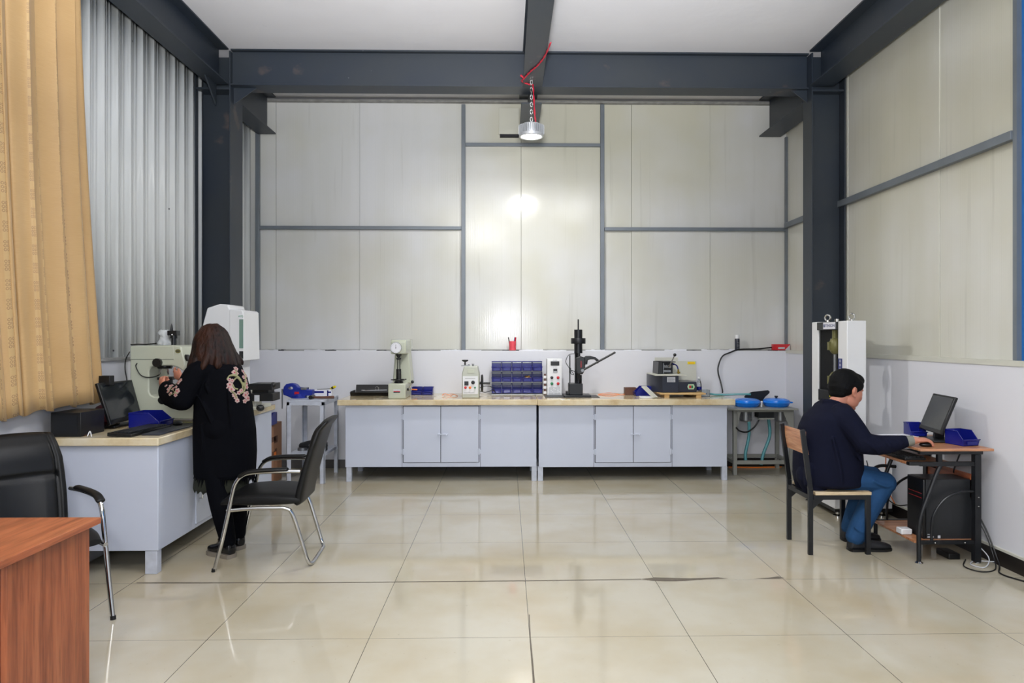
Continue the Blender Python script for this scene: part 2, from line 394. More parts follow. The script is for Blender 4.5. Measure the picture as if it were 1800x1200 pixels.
def text(body, size, loc, rot, material, parent, name='lettering', depth=.0008, wscale=1.0):
    cu = bpy.data.curves.new(name, 'FONT'); cu.body = body; cu.size = size; cu.extrude = depth; cu.align_x = 'CENTER'; cu.align_y = 'CENTER'
    t = bpy.data.objects.new(name+'_tmp', cu); C.objects.link(t)
    bpy.context.view_layer.update()
    me = bpy.data.meshes.new_from_object(t.evaluated_get(bpy.context.evaluated_depsgraph_get()))
    C.objects.unlink(t); bpy.data.objects.remove(t)
    me.transform(Matrix.Diagonal((wscale, 1, 1, 1)))
    me.name = name; me.materials.clear(); me.materials.append(M[material])
    o = bpy.data.objects.new(name, me); C.objects.link(o); off = Vector((0, 0, 0)); p = parent
    while p is not None: off += p.location; p = p.parent
    o.parent = parent; o.location = Vector(loc)-off; o.rotation_euler = rot; return o
FRONT = (math.pi/2, 0, 0)        # text facing the camera side (-Y)
# ================================================================ the setting
YB = 8.0; YP = 8.12; XL = -2.97; XR = 3.25; XRP = 3.30; ZC = 4.27; ZL = 1.34; Y0 = -3.0
b = mb().box(-3.4, 3.8, Y0, 8.5, -.05, 0); struct(b.build('floor', 'floor'), 'cream polished tile floor')
struct(mb().box(-3.4, 3.8, Y0, 8.5, ZC, ZC+.1).build('ceiling', 'ceiling'), 'white plastered ceiling between dark steel beams')
# back wall: plaster dado with ledge, sandwich panels above
o = struct(mb().box(XL-.1, XR+.1, YB, YP+.12, 0, ZL).build('wall_back', 'plaster', bevel=.004), 'white plaster back wall with panels above its ledge')
mb().box(XL, -1.62, YB-.012, YB, 0, .095).build('baseboard', 'basegrey', o); mb().box(-1.619, XR, YB-.012, YB, 0, .095).build('baseboard', 'base', o)  # second stretch is black: shade under the benches put into its colour
sx = [at(x, 400, YP).x for x in (440, 485, 632, 815, 916, 1061, 1110, 1248, 1400)]
for i in range(len(sx)-1):
    dy = (.0, .006, .0, .004, -.003, .005, -.004, .003)[i]
    mb().box(sx[i]+.0012, sx[i+1]-.0012, YP+dy, YP+.06, ZL, ZC).build('panel_sheet', 'panel_back', o, bevel=.002)
mb().box(XL-.2, XR+.2, YP+.05, YP+.12, ZL, ZC).build('panel_backing', 'gap', o)
# ragged mortar along the ledge
r = mb(); x = XL+.02; rr = random.Random(3)
while x < XR-.05:
    L = rr.uniform(.05, .28); h = rr.uniform(.006, .022)
    n = 6; top = [(x+L*k/n, ZL+h*rr.uniform(.4, 1)) for k in range(n+1)]
    r.mat(rr.choice((0, 0, 1, 2))).prism([(x, ZL-.004)]+[(x+L, ZL-.004)]+top[::-1], 'xz', YP-.05-rr.uniform(0, .03), YP)
    x += L
r.build('ledge_mortar', ['plaster', 'sill', 'gap'], o)
mb().box(XL, XR, YP-.028, YP, ZL-.002, ZL+.014).build('ledge_strip', 'sill', o)
# left wall: plaster dado and corrugated sheet
o = struct(mb().box(XL-.25, XL, Y0, YP, 0, ZL-.01).build('wall_left', 'plaster'), 'white plaster left wall under corrugated sheet')
mb().box(XL, XL+.012, Y0, YP, 0, .10).build('baseboard', 'base', o)
prof = []; y = Y0; per = .181
while y < YP-.01:
    for dy, dx in ((0, 0), (.022, .028), (.045, .028), (.067, 0), (.095, 0), (.100, .004), (.106, 0), (.138, 0), (.143, .004), (.149, 0)):
        if y+dy < YP: prof.append((y+dy, dx))
    y += per
prof.append((YP, 0)); vs = []; fs = []
for i, (yy, dx) in enumerate(prof): vs += [(XL+dx-.02, yy, ZL-.005), (XL+dx-.02, yy, ZC)]
for i in range(len(prof)-1): fs.append((2*i, 2*i+1, 2*i+3, 2*i+2))
cs = mb().add(vs, fs).build('corrugated_sheet', 'corr', o, ang=20); so = cs.modifiers.new('thick', 'SOLIDIFY'); so.thickness = .001; so.offset = 0
sc = mb()
for px, py in ((209, 47), (235, 72), (255, 88), (208, 326), (254, 342), (300, 367), (338, 380), (203, 616)):
    p = atx(px, py, XL+.0); sc.ball((XL-.016, p.y, p.z), .008, 8)
sc.build('screw_heads', 'gap', o)
mb().box(XL-.02, XL+.02, Y0, YP, ZL-.018, ZL+.004).build('ledge_strip', 'sill', o)
# right wall
o = struct(mb().box(XR, XR+.3, Y0, YP, 0.0, ZL+.005).build('wall_right', 'plaster'), 'white plaster right wall with yellowed panels above')
mb().box(XR-.014, XR, Y0, YP, 0, .10).build('baseboard', 'base', o)
mb().box(XR-.016, XR, Y0, YP, .10, .115).build('baseboard_cap', 'offwhite', o)
yb = [YP+.02] + [atx(x, 400, XRP).y for x in (1490, 1541, 1651, 1789)]
for i in range(4):
    dx = (0, .006, 0, .008)[i]
    mb().box(XRP+dx, XRP+.06, yb[i+1]+.0012, yb[i]-.0012, ZL+.004, ZC).build('panel_sheet', 'panel_right', o, bevel=.002)
ye = yb[-1]
mb().box(XRP+.05, XRP+.1, ye-.1, YP+.05, ZL, ZC).build('panel_backing', 'gap', o)
mb().box(XRP+.002, XRP+.08, Y0, ye-.03, ZL+.004, ZC).build('blue_panel', 'blue_panel', o)
mb().box(XRP-.03, XRP+.05, ye-.032, ye+.004, ZL+.004, ZC).build('edge_post', 'galv', o)
mb().box(XR-.006, XRP+.02, Y0, YP, ZL-.028, ZL+.008).build('ledge_strip', 'offwhite', o)
# grey rails of the panel frame (back)
K = 0
def trim(m, material='galv', label=None, bevel=.003):
    global K; K += 1
    return struct(m.build('trim_%d' % K, material, bevel=bevel), label)
def vrail(px, y0, y1, wpx, Y=YP-.045):
    a = at(px-wpx/2, y0, Y); c = at(px+wpx/2, y1, Y); z0 = max(c.z, ZL+.006); return mb().box(a.x, c.x, Y, Y+.044, z0, min(a.z, ZC-.01))
def hrail(x0, x1, yc, hpx, Y=YP-.04):
    a = at(x0, yc-hpx/2, Y); c = at(x1, yc+hpx/2, Y); return mb().box(a.x, c.x, Y, Y+.039, c.z, a.z)
trim(vrail(814.5, 183, 640, 7), label='grey upright rail on the back wall, left of centre')
trim(vrail(1059, 183, 640, 7), label='grey upright rail on the back wall, right of centre')
trim(vrail(452, 232, 640, 7), label='grey upright rail beside the left column')
trim(vrail(1385, 240, 640, 7), label='grey upright rail beside the right column')
trim(hrail(455, 811, 400, 7), label='grey cross rail on the left panels of the back wall')
trim(hrail(1063, 1382, 402.5, 7), label='grey cross rail on the right panels of the back wall')
trim(hrail(818, 1056, 254, 7), label='short grey cross rail high on the middle panel')
a = at(470, 174, YP-.06); c = at(1372, 183, YP-.06)
trim(mb().box(a.x-.2, c.x+.2, YP-.07, YP-.001, c.z, a.z), 'sill', 'rusty grey head rail along the top of the back wall panels')
# right wall rails
zr = atx(1600, 309, XRP-.03).z
trim(mb().box(XRP-.045, XRP-.001, ye+.004, YP-.046, zr-.03, zr+.03), label='grey cross rail along the right wall panels')
# steel columns, H section
def hcol(x0, x1, y0, y1, name, label):
    m = mb(); t = .014; m.box(x0, x0+t, y0, y1, 0, ZC-.02); m.box(x1-t, x1, y0, y1, 0, ZC-.02)
    ym = y0+(y1-y0)*.55; m.box(x0+t, x1-t, ym-.005, ym+.005, 0, ZC-.02)
    m.box(x0+t, x1-t, y0+.005, y1-.005, 3.88, 3.90).box(x0+t, x1-t, y0+.005, y1-.005, 0.0, .02)
    return struct(m.build(name, 'steel', bevel=.002), label)
lc0 = at(345, 400, 6.72).x; lc1 = at(405, 400, 6.72).x
hcol(lc0-.02, lc1, 6.72, 7.03, 'steel_column', 'dark steel column in the left corner')
rc0 = at(1427, 400, 6.66).x; rc1 = at(1487, 400, 6.66).x
hcol(rc0, rc1, 6.66, 6.86, 'steel_column', 'dark steel column in the right corner behind the testing machine')
# beams, I section
def ibeam_x(x0, x1, y0, y1, z0, z1, name, label):
    m = mb(); t = .014; m.box(x0, x1, y0, y1, z0, z0+t); m.box(x0, x1, y0, y1, z1-t, z1)
    ym = (y0+y1)/2-.06; m.box(x0, x1, ym-.005, ym+.005, z0+t, z1-t); return struct(m.build(name, 'steel', bevel=.0015), label)
def ibeam_y(x0, x1, y0, y1, z0, z1, name, label, web=.5):
    m = mb(); t = .014; m.box(x0, x1, y0, y1, z0, z0+t); m.box(x0, x1, y0, y1, z1-t, z1)
    xm = x0+(x1-x0)*web; m.box(xm-.005, xm+.005, y0, y1, z0+t, z1-t); return struct(m.build(name, 'steel', bevel=.0015), label)
zb = at(700, 151, 6.72).z; zt = ZC-.001
ibeam_x(lc1+.001, rc0-.001, 6.72, 6.94, zb, zt, 'steel_beam', 'dark steel cross beam in front of the back wall')
xl1 = atx(300, 66, -2.65); 
ibeam_y(-2.86, -2.665, Y0, 6.715, zb, zt, 'steel_beam', 'dark steel beam along the top of the left wall')
ibeam_y(2.93, 3.16, Y0, 6.655, zb, zt, 'steel_beam', 'dark steel beam along the top of the right wall')
cb0 = at(919, 152, 6.70).x; cb1 = at(953, 152, 6.70).x
ibeam_y(cb0, cb1, Y0, 6.715, zb-.001, zt, 'steel_beam', 'dark steel beam running down the middle of the ceiling')
zs = at(470, 236, 8.05).z
ibeam_y(-2.86, -2.655, 7.035, YP-.075, zs, zt, 'steel_beam', 'short dark steel beam between left column and back wall')
ibeam_y(cb0-.01, cb1+.01, 6.945, YP-.075, zs, zt, 'steel_beam', 'short dark steel beam behind the hanging lamp')
ibeam_y(2.95, 3.20, 6.865, YP-.075, zs, zt, 'steel_beam', 'short dark steel beam between right column and back wall')
# gusset plates
m = mb(); m.prism([(lc1, zb-.001), (lc1+.22, zb-.001), (lc1+.0, zb-.16)], 'xz', 6.80, 6.812)
m.prism([(6.70, zb-.001), (6.46, zb-.001), (6.70, zb-.2)], 'yz', -2.79, -2.775)
struct(m.build('trim_gusset', 'steel'), 'triangular steel gussets under the beams at the left column')
bpy.data.objects['trim_gusset'].name = 'trim_20'
m = mb(); m.box(2.60, 3.26, 6.62, 6.66, zb-.14, zb-.001) if False else m.prism([(rc0-.001, zb-.001), (rc0-.16, zb-.001), (rc0-.001, zb-.12)], 'xz', 6.76, 6.772)
o = struct(m.build('trim_21', 'steel'), 'triangular steel gusset under the beam at the right column')
# patch box at top of the middle panel
a = at(877, 190, YP-.05); c = at(912, 236, YP-.05)
t_ = struct(mb().box(a.x, c.x, YP-.06, YP-.002, c.z, a.z).build('trim_22', 'offwhite', bevel=.002), 'pale box cover on the middle panel left of the lamp')
mb().box(a.x+.012, c.x, YP-.058, YP-.004, c.z-.028, c.z).build('gap_under', 'gap', t_)
# broken grout chips in the floor
def chips(pts, name, label):
    w_ = [atz(px, py, 0) for px, py in pts]; n = len(w_)//2
    m = mb().add([(p.x, p.y, .0008) for p in w_], [tuple(range(len(w_)))]); return struct(m.build(name, 'darkgrout'), label)
chips([(1127, 1017.5), (1150, 1014.6), (1185, 1015.5), (1215, 1016.2), (1262, 1014.5), (1280, 1016.5), (1240, 1018), (1205, 1021), (1170, 1021.5), (1145, 1020.5)], 'trim_23', 'long dark chip in the floor grout, middle right')
chips([(1325, 1016.3), (1350, 1015.2), (1368, 1012.8), (1380, 1015.8), (1368, 1017), (1345, 1017.2)], 'trim_24', 'small dark chip at a floor tile corner')
chips([(929.5, 1080), (931, 1080), (933, 1120), (937, 1160), (940.5, 1200), (936.5, 1200), (934.5, 1160), (931.3, 1120)], 'trim_25', 'dark cracked grout running towards the camera')
chips([(240, 1023.4), (560, 1023.2), (925, 1020), (1127, 1017.2), (1127, 1018.3), (925, 1021.2), (560, 1024.4), (240, 1024.8)], 'trim_26', 'thin dark crack along a floor tile row')
# ================================================================ hanging lamp
t = thing('high_bay_lamp', 'lit round finned high bay lamp hanging on a chain below the beam', 'lamp', (LAMP.x, LAMP.y, LAMP.z))
L0 = LAMP; m = mb(); m.lathe([(.02, .125), (.085, .12), (.094, .105), (.096, .03), (.085, .03)], L0)
for i in range(40):
    a = 2*math.pi*i/40; d = Vector((math.cos(a), math.sin(a), 0)); m.bar(L0+d*.108+UP*.03, L0+d*.108+UP*.105, .005, .026, d)
m.build('finned_body', 'lampbody', t)
mb().lathe([(.09, .035), (.112, .03), (.113, .004), (.10, .0), (.09, .012)], L0, n=40).build('rim', 'lampbody', t)
mb().lathe([(.0, .018), (.088, .014), (.088, .006), (.05, -.004), (.0, -.006)], L0, n=32).build('lens', 'lampglass', t)
m = mb(); n = 11; zc0 = L0.z+.12; H = zb-.001-zc0
m.cyl((L0.x, L0.y, zc0), (L0.x, L0.y, zc0+.03), .006, n=8)
for i in range(n):
    zc = zc0+.03+(H-.03)*(i+.5)/n; ax = (1, 0, 0) if i % 2 else (0, 1, 0)
    k = mb().torus((0, 0, 0), .011, .0028, ax, 14, 6); k.v = [Vector((v.x, v.y, v.z*1.9))+Vector((L0.x, L0.y, zc)) for v in k.v]; m.add(k.v, k.f)
m.build('chain', 'chrome', t)
t2 = thing('red_cable', 'twisted red cable running along the central beam down to the lamp', 'cable', (L0.x, L0.y, L0.z+.1))
pts = [atz(968, 75, zb-.006), atz(958, 98, zb-.006), atz(945, 115, zb-.006), atz(932, 126, zb-.006), atz(921, 138, zb-.006), Vector((cb0-.012, 6.60, zb+.01)), Vector((L0.x-.02, 6.62, zb-.012)), Vector((L0.x+.01, 6.62, zb-.014)), Vector((L0.x+.02, 6.60, zb-.05)), L0+Vector((.03, -.03, .22)), L0+Vector((.045, .0, .115))]
q = cr(pts, 8); T_, FR = frames(q); m = mb()
for ph in (0, math.pi): m.tube([p+(u*math.cos(i*.9+ph)+v*math.sin(i*.9+ph))*.004 for i, (p, (u, v)) in enumerate(zip(q, FR))], .0045, 6)
m.build('twisted_wires', 'redcable', t2)
pk = atz(919, 138, zb-.006)
mb().tube([pk+Vector((-.02, 0, .03)), pk+Vector((.02, 0, 0))], .009, 8).build('tape_wrap', 'redcable', t2)

# ================================================================ benches and worktops
D1 = 7.22; D2 = 7.90
def bench(px0, px1, dpx, label, wl, sx0, sx1, leg_px):
    x0 = at(px0, 760, D1).x; x1 = at(px1, 760, D1).x; z0 = at(px0, 821, D1).z; z1 = at(px0, 712, D1).z
    t = thing('steel_bench_cabinet', label, 'cabinet', ((x0+x1)/2, D1, 0), 'grey steel bench cabinets')
    mb().box(x0, x1, D1, D2-.06, z0, z1).build('body', 'bench', t, bevel=.003)
    d = [at(p, 760, D1).x for p in dpx]; zd0 = at(px0, 812.5, D1).z; zd1 = at(px0, 714, D1).z
    mb().box(d[0]-.004, d[2]+.004, D1-.0015, D1+.002, zd0-.004, zd1+.004).build('door_gap', 'gap', t)
    for k in (0, 1):
        dr = mb().box(d[k]+.003, d[k+1]-.003, D1-.012, D1-.0015, zd0, zd1).build('door', 'bench', t, bevel=.002)
        hx = d[k] if k == 0 else d[k+1]
        for zz in (zd1-.11, zd0+.11):
            h = mb(); h.cyl((hx, D1-.014, zz-.03), (hx, D1-.014, zz+.03), .006, n=8); h.box(hx-.018, hx+.018, D1-.0145, D1-.011, zz-.022, zz+.022)
            h.build('hinge', 'bench', dr, bevel=.001)
        zm = (zd0+zd1)/2; hm = mb()
        if k == 1: hm.cyl((d[1]-.03, D1-.022, zm), (d[1]+.075, D1-.022, zm), .005, n=8); hm.box(d[1]+.02, d[1]+.05, D1-.024, D1-.011, zm-.012, zm+.012); hm.tube([(d[1]+.06, D1-.022, zm), (d[1]+.06, D1-.035, zm-.012)], .004, 6)
        else: hm.box(d[1]-.03, d[1]-.008, D1-.024, D1-.011, zm-.012, zm+.012)
        hm.build('latch', 'bench', dr, bevel=.001)
    [mb().box(q_, q_+.0035, D1-.0008, D1+.001, z0, z1-.004).build('panel_seam', 'gap', t) for q_ in (d[2]+.012, d[0]-.0155)]
    for lx in leg_px:
        a_ = at(lx-4.5, 800, D1).x; b_ = at(lx+4.5, 800, D1).x
        for yy in (D1+.003, D2-.12): mb().box(a_, b_, yy, yy+.05, 0, z0+.001).build('leg', 'bench_leg', t, bevel=.002)
    zs0, zs1 = z1+.001, .852
    s = mb().box(sx0, sx1, D1-.05, YB-.002, zs0, zs1).build('worktop', 'counter', bevel=.006)
    return t, s, zs1
xm = at(944.5, 700, D1-.03).x
b1, s1, ZT = bench(607, 943, (709, 775, 842), 'grey steel bench cabinet under the hardness tester and blue bins, left of the pair', None, at(592.5, 705, D1-.05).x, xm, (613, 939))
tag(s1, 'cream marble-look worktop slab carrying the round-dial tester and blue bin rack', 'worktop', 'cream worktops')
b2, s2, ZT = bench(947, 1278, (1046, 1113, 1179), 'grey steel bench cabinet under the drill press and cutting machine, right of the pair', None, xm+.002, at(1293, 705, D1-.05).x, (950, 1274))
tag(s2, 'cream marble-look worktop slab carrying the drill press and cutting machine', 'worktop', 'cream worktops')

# left desk ---------------------------------------------------------------
LX = -2.20; LY0 = 4.43; LY1 = 6.55; LZ = .865
t = thing('side_bench_cabinet', 'long grey steel bench cabinet along the left wall with a blank end panel', 'cabinet', (-2.6, LY0, 0))
zb0 = at(280, 968, LY0).z
mb().box(XL+.015, LX, LY0, LY1, zb0, LZ-.052).build('body', 'bench', t, bevel=.004)
for y0_, y1_ in ((4.95, 5.45), (5.46, 5.96)):
    dr = mb().box(LX-.001, LX+.010, y0_, y1_, zb0+.03, LZ-.10).build('door', 'bench', t, bevel=.002)
    mb().tube([(LX+.01, y0_+.05, .42), (LX+.03, y0_+.05, .42), (LX+.03, y0_+.05, .35), (LX+.01, y0_+.05, .35)], .005, 8).build('handle', 'chrome', dr)
for lx in (LX-.085, XL+.05):
    for ly in (LY0+.003, LY1-.09): mb().box(lx, lx+.075, ly, ly+.06, 0, zb0+.001).build('leg', 'bench_leg', t, bevel=.003)
tag(mb().box(XL+.003, LX+.015, LY0-.03, LY1+.06, LZ-.05, LZ).build('worktop', 'counter', bevel=.006), 'cream marble-look worktop along the left wall carrying the monitor and microscope tester', 'worktop', 'cream worktops')
m = mb().box(-2.93, -2.72, 4.55, 5.3, .03, .10).build('steel_crate', 'dullsteel', bevel=.004)
tag(m, 'low grey metal crate under the left wall bench', 'crate')

# vise stand ----------------------------------------------------------------
t = thing('tool_stand', 'white painted angle-steel stand carrying the blue vise', 'stand', (-2.05, 7.15, 0))
a = at(504, 698, 7.13); X0, X1 = at(503.5, 700, 7.13).x, at(570, 700, 7.13).x; Y_0, Y_1 = 7.13, 7.72; ZS = at(540, 703, 7.13).z
mb().box(X0, X1, Y_0, Y_1, ZS-.02, ZS).build('top', 'bench_leg', t, bevel=.002)
m = mb(); m.box(X0, X1, Y_0, Y_0+.03, ZS-.055, ZS-.02); m.box(X0, X1, Y_1-.03, Y_1, ZS-.055, ZS-.02); m.box(X0, X0+.03, Y_0, Y_1, ZS-.055, ZS-.02); m.box(X1-.03, X1, Y_0, Y_1, ZS-.055, ZS-.02)
m.build('apron', 'bench_leg', t, bevel=.002)
for x in (X0, X1-.045):
    for y in (Y_0, Y_1-.045):
        m = mb(); m.box(x, x+.045, y, y+.006, 0, ZS-.055) if y == Y_0 else m.box(x, x+.045, y+.039, y+.045, 0, ZS-.055)
        xe = x if x == X0 else x+.039; m.box(xe, xe+.006, y, y+.045, 0, ZS-.055); m.build('leg', 'bench_leg', t, bevel=.001)
zsh = at(560, 798, 7.13).z
mb().box(X0+.006, X1-.006, Y_0+.008, Y_1-.008, zsh-.03, zsh).build('shelf', 'bench_leg', t, bevel=.002)
# things on its shelf
tp = thing('clamp_block', 'small dark machined clamp lying on the lower shelf of the vise stand', 'clamp', (-2.0, 7.3, zsh))
mb().box(X1-.20, X1-.05, 7.3, 7.42, zsh, zsh+.045).box(X1-.09, X1-.035, 7.28, 7.40, zsh, zsh+.085).build('block', 'darkgrey', tp, bevel=.004)
mb().cyl((X1-.22, 7.36, zsh+.055), (X1-.05, 7.36, zsh+.055), .012).build('screw', 'dullsteel', tp)
tp = thing('grinder', 'grey rounded power tool on the lower shelf behind the black chair', 'power tool', (X0+.15, 7.4, zsh))
mb().limb([(X0+.08, 7.4, zsh+.045), (X0+.2, 7.4, zsh+.06), (X0+.32, 7.4, zsh+.045)], [.035, .045, .03]).build('housing', 'darkgrey', tp)
mb().cyl((X0+.09, 7.38, zsh), (X0+.09, 7.38, zsh+.03), .05).build('disc_guard', 'dullsteel', tp)
# vise
Z = ZS; vy = 7.40
def V(px, py, dy=0): p = at(px, py, vy); return (p.x, p.z)
t = thing('bench_vise', 'blue cast bench vise with steel handle bolted on the white stand', 'vise', (V(527, 700)[0], vy, Z))
bx = V(525.5, 700)[0]
mb().lathe([(.082, 0), (.082, .012), (.062, .018), (.062, .03), (.05, .045)], (bx, vy, Z), n=32).build('swivel_base', 'vise', t)
poly = [V(*p) for p in ((500, 693), (499.5, 686), (501, 679), (505, 674.5), (511, 673), (517, 673.2), (522, 675.5), (526, 680), (541, 681), (541, 683.8), (551, 684.2), (551, 694), (538, 695), (537, 699), (515, 699.2), (508, 696))]
k = mb().prism(poly, 'xz', vy-.045, vy+.045)
ko = k.build('body', 'vise', t, bevel=.006)
cut = mb().lathe([(.0175, -.1), (.0175, .1)], (0, 0, 0), (0, 1, 0), 24); cp = V(513, 681.5)
cut.v = [Vector((v.x*1.5+cp[0], v.y+vy, v.z*.95+cp[1])) for v in cut.v]
# handle eye shown as a lighter recessed ring on both faces
mb().add(cut.v, cut.f).build('eye_plug', 'plaster', ko) if False else None
hole = bpy.data.meshes.new('eye_cut'); hole.from_pydata([tuple(v) for v in cut.v], [], cut.f)
ho = bpy.data.objects.new('eye_cut', hole); 
md = ko.modifiers.new('eye', 'BOOLEAN'); md.operation = 'DIFFERENCE'; md.solver = 'EXACT'; md.object = ho; ho.location = (0,0,0)
C.objects.link(ho); bpy.context.view_layer.update()
dg = bpy.context.evaluated_depsgraph_get(); nm = bpy.data.meshes.new_from_object(ko.evaluated_get(dg)); ko.modifiers.clear(); ko.data = nm
C.objects.unlink(ho); bpy.data.objects.remove(ho)
m = mb(); p0 = V(500, 684); m.box(V(541, 680)[0]-.06, V(541, 680)[0], vy-.05, vy+.05, V(541, 684.5)[1], V(541, 680.5)[1]); m.build('steel_jaw', 'dullsteel', ko, bevel=.003)
lb = V(524, 690); mb().box(lb[0]-.024, lb[0]+.024, vy-.0475, vy-.044, lb[1]-.013, lb[1]+.013).build('red_label', 'red', ko)
hx, hz = V(497, 688)
mb().cyl((hx-.012, vy, hz), (hx+.05, vy, hz), .012).build('screw', 'dullsteel', t)
h0 = V(498, 684.5)[1]; h1 = V(498, 716.5)[1]
mb().cyl((hx, vy-.016, h0), (hx, vy-.016, h1), .007, n=12).ball((hx, vy-.016, h0), .011, 10).ball((hx, vy-.016, h1), .009, 10).build('handle', 'dullsteel', t)
# hammer, tape box and screwdriver on the stand
hy = 7.24; h0 = at(544, 698, hy); h1 = at(588, 697, hy)
t = thing('hammer', 'hammer with worn wooden handle lying on the stand in front of the vise', 'hammer', (h0.x, hy, ZS))
mb().tube(cr([(h0.x+.03, hy, ZS+.02), ((h0.x+h1.x)/2, hy+.01, ZS+.017), (h1.x-.01, hy+.03, ZS+.018)], 5), [.010, .011, .012, .013, .013, .013, .013, .014, .015, .015, .014][:11], 12).build('handle', 'brown', t)
mb().cyl((h0.x+.025, hy-.055, ZS+.022), (h0.x+.025, hy+.06, ZS+.022), .020, .022).build('head', 'blackmetal', t)
a = at(552, 685, 7.5); c = at(584, 697, 7.5)
t = thing('abrasive_box', 'white and blue cardboard sleeve standing behind the hammer on the vise stand', 'box', (a.x, 7.5, ZS))
mb().box(a.x, c.x, 7.48, 7.56, ZS, a.z).build('sleeve', 'paper', t, bevel=.002)
mb().box(a.x+.01, a.x+.11, 7.4785, 7.4805, ZS+.045, ZS+.065).box(c.x-.05, c.x-.036, 7.4785, 7.4805, ZS+.005, a.z-.004).box(c.x-.05, c.x-.008, 7.4785, 7.4805, ZS+.045, ZS+.06).build('blue_print', 'bin', t)
q0 = at(574, 686, 7.52); q1 = at(590, 679, 7.47); mid = q0.lerp(q1, .45)
t = thing('screwdriver', 'screwdriver with yellow and black handle propped on the white and blue box', 'screwdriver', tuple(q0))
mb().tube([Vector((q0.x-.1, 7.52, a.z+.004)), Vector((q0.x, 7.52, a.z+.008)), mid], .004, 8).build('shaft', 'dullsteel', t)
mb().tube([mid, mid.lerp(q1, .2), mid.lerp(q1, .8), q1], [.009, .013, .014, .009], 12).build('handle', 'yellow', t)
mb().tube([mid.lerp(q1, .3), mid.lerp(q1, .6)], .0148, 12).build('grip_band', 'black', t)
# cardboard box by the left bench end, blue bin on it
X_0, X_1 = at(472, 750, 6.95).x, at(487.5, 750, 6.95).x; XB1 = at(499.5, 750, 7.5).x
t = thing('cardboard_box', 'tall brown cardboard box with faded print at the far end of the left bench', 'box', (X_0, 6.95, 0))
zt_ = at(480, 751, 6.9).z
mb().box(X_0-.1, XB1+.0, 6.95, 7.42, 0, zt_).build('carton', 'cardboard', t, bevel=.003)
pr = mb()
for (yy, zz, w_, h_) in ((7.1, zt_-.18, .12, .05), (7.18, zt_-.20, .10, .07), (7.12, zt_-.36, .10, .08), (7.2, zt_-.38, .06, .12)): pr.box(XB1-.001, XB1+.0015, yy, yy+w_, zz, zz+h_)
pr.build('printing', 'cardprint', t)
mb().box(XB1-.001, XB1+.002, 7.16, 7.24, zt_-.35, zt_-.29).build('orange_print', 'orange', t)
# ================================================================ plastic hopper bins
def bin_mesh(w_, d_, h_, t_=.004):
    # open-front hopper bin: back at y=d, front lip at y=0, lowered front
    m = mb(); lip = h_*.42; fy = -.0; nose = d_*.34
    m.box(0, w_, 0, d_, 0, t_)
    m.box(0, w_, d_-t_, d_, 0, h_)
    for x in (0, w_-t_):
        m.prism([(0, 0), (d_, 0), (d_, h_), (nose, h_), (0, lip)], 'yz', x, x+t_)
    m.prism([(0, 0), (t_, 0), (t_-.012, lip), (-.012, lip)], 'yz', 0, w_)
    m.tube([(-.006, -.010, lip), (w_+.006, -.010, lip)], .004, 6)                       # rolled lip
    for x in (-.003, w_-.001): m.box(x, x+.004, nose, d_, h_-.008, h_)
    return m
def bin_thing(label, group, w_=.11, d_=.15, h_=.105):
    t = thing('storage_bin', label, 'bin', (0, 0, 0), group)
    bin_mesh(w_, d_, h_).build('hopper', 'bin', t, bevel=.002)
    mb().box(w_*.18, w_*.82, -.0135, -.0115, h_*.08, h_*.32).build('label_slot', 'bin', t)
    return t
# rack of fifteen bins
rx0 = at(864, 660, 7.80).x; rx1 = at(953.5, 660, 7.80).x; cw = (rx1-rx0)/5
rk = thing('louvre_rack', 'grey louvred rack panel holding the fifteen blue bins on the worktop', 'rack', ((rx0+rx1)/2, 7.95, ZT))
m = mb(); m.box(rx0, rx1, 7.93, 7.945, ZT, at(900, 638, 7.9).z)
for k in range(3):
    zz = at(900, (652, 670.5, 690)[k], 7.8).z+.085; m.box(rx0+.003, rx1-.003, 7.915, 7.932, zz, zz+.012)
m.build('back_panel', 'dullsteel', rk, bevel=.002)
mb().box(rx0, rx1, 7.80, 7.945, ZT, ZT+.008).build('foot', 'dullsteel', rk)
proto = bin_thing('x', 'blue bins on the bench rack', cw-.006, .135, .108)
rows = ('top', 'middle', 'bottom'); cols = ('first', 'second', 'third', 'fourth', 'fifth')
for r_ in range(3):
    zz = at(900, (652, 671, 691)[r_], 7.79).z
    if r_ == 2: zz = max(zz, ZT+.009)
    for c_ in range(5):
        loc = (rx0+.003+c_*cw, 7.79, zz)
        lab = 'blue bin in the %s row of the bench rack, %s from the left' % (rows[r_], cols[c_])
        if r_ == 1 and c_ == 3: lab = 'blue bin with a heap of brass fittings, middle row of the bench rack'
        if r_ == 0 and c_ == 0: proto.location = loc; proto['label'] = lab
        else: dup(proto, loc, 0, lab)
bx4 = rx0+.003+3*cw; zz = at(900, 671, 7.79).z; rr = random.Random(5); m = mb()
for i in range(26):
    p = (bx4+.03+rr.random()*.06, 7.80+rr.random()*.05, zz+.03+rr.random()*.03); m.cyl(p, (p[0]+rr.uniform(-.012, .012), p[1]+rr.uniform(-.01, .01), p[2]+rr.uniform(0, .012)), .006, n=7)
tag(m.build('brass_fittings', mat('brass', '#a98038', .3, .8, .2)), 'small brass fittings heaped in a bin of the blue rack', 'fittings', kind='stuff')
def loose_bin(label, loc, rz, w_, d_, h_):
    t = bin_thing(label, 'loose blue bins', w_, d_, h_); t.location = loc; t.rotation_euler = (0, 0, rz); return t
a = at(723, 693, 7.78); c = at(760.5, 693, 7.78)
hw = (c.x-a.x)/2-.003
loose_bin('low blue bin holding a drill bit, right beside the round-dial tester', (a.x, 7.78, ZT), 0, hw, .14, .085)
loose_bin('low empty blue bin in front of the back wall, second right of the round-dial tester', (a.x+hw+.006, 7.78, ZT), 0, hw, .14, .085)
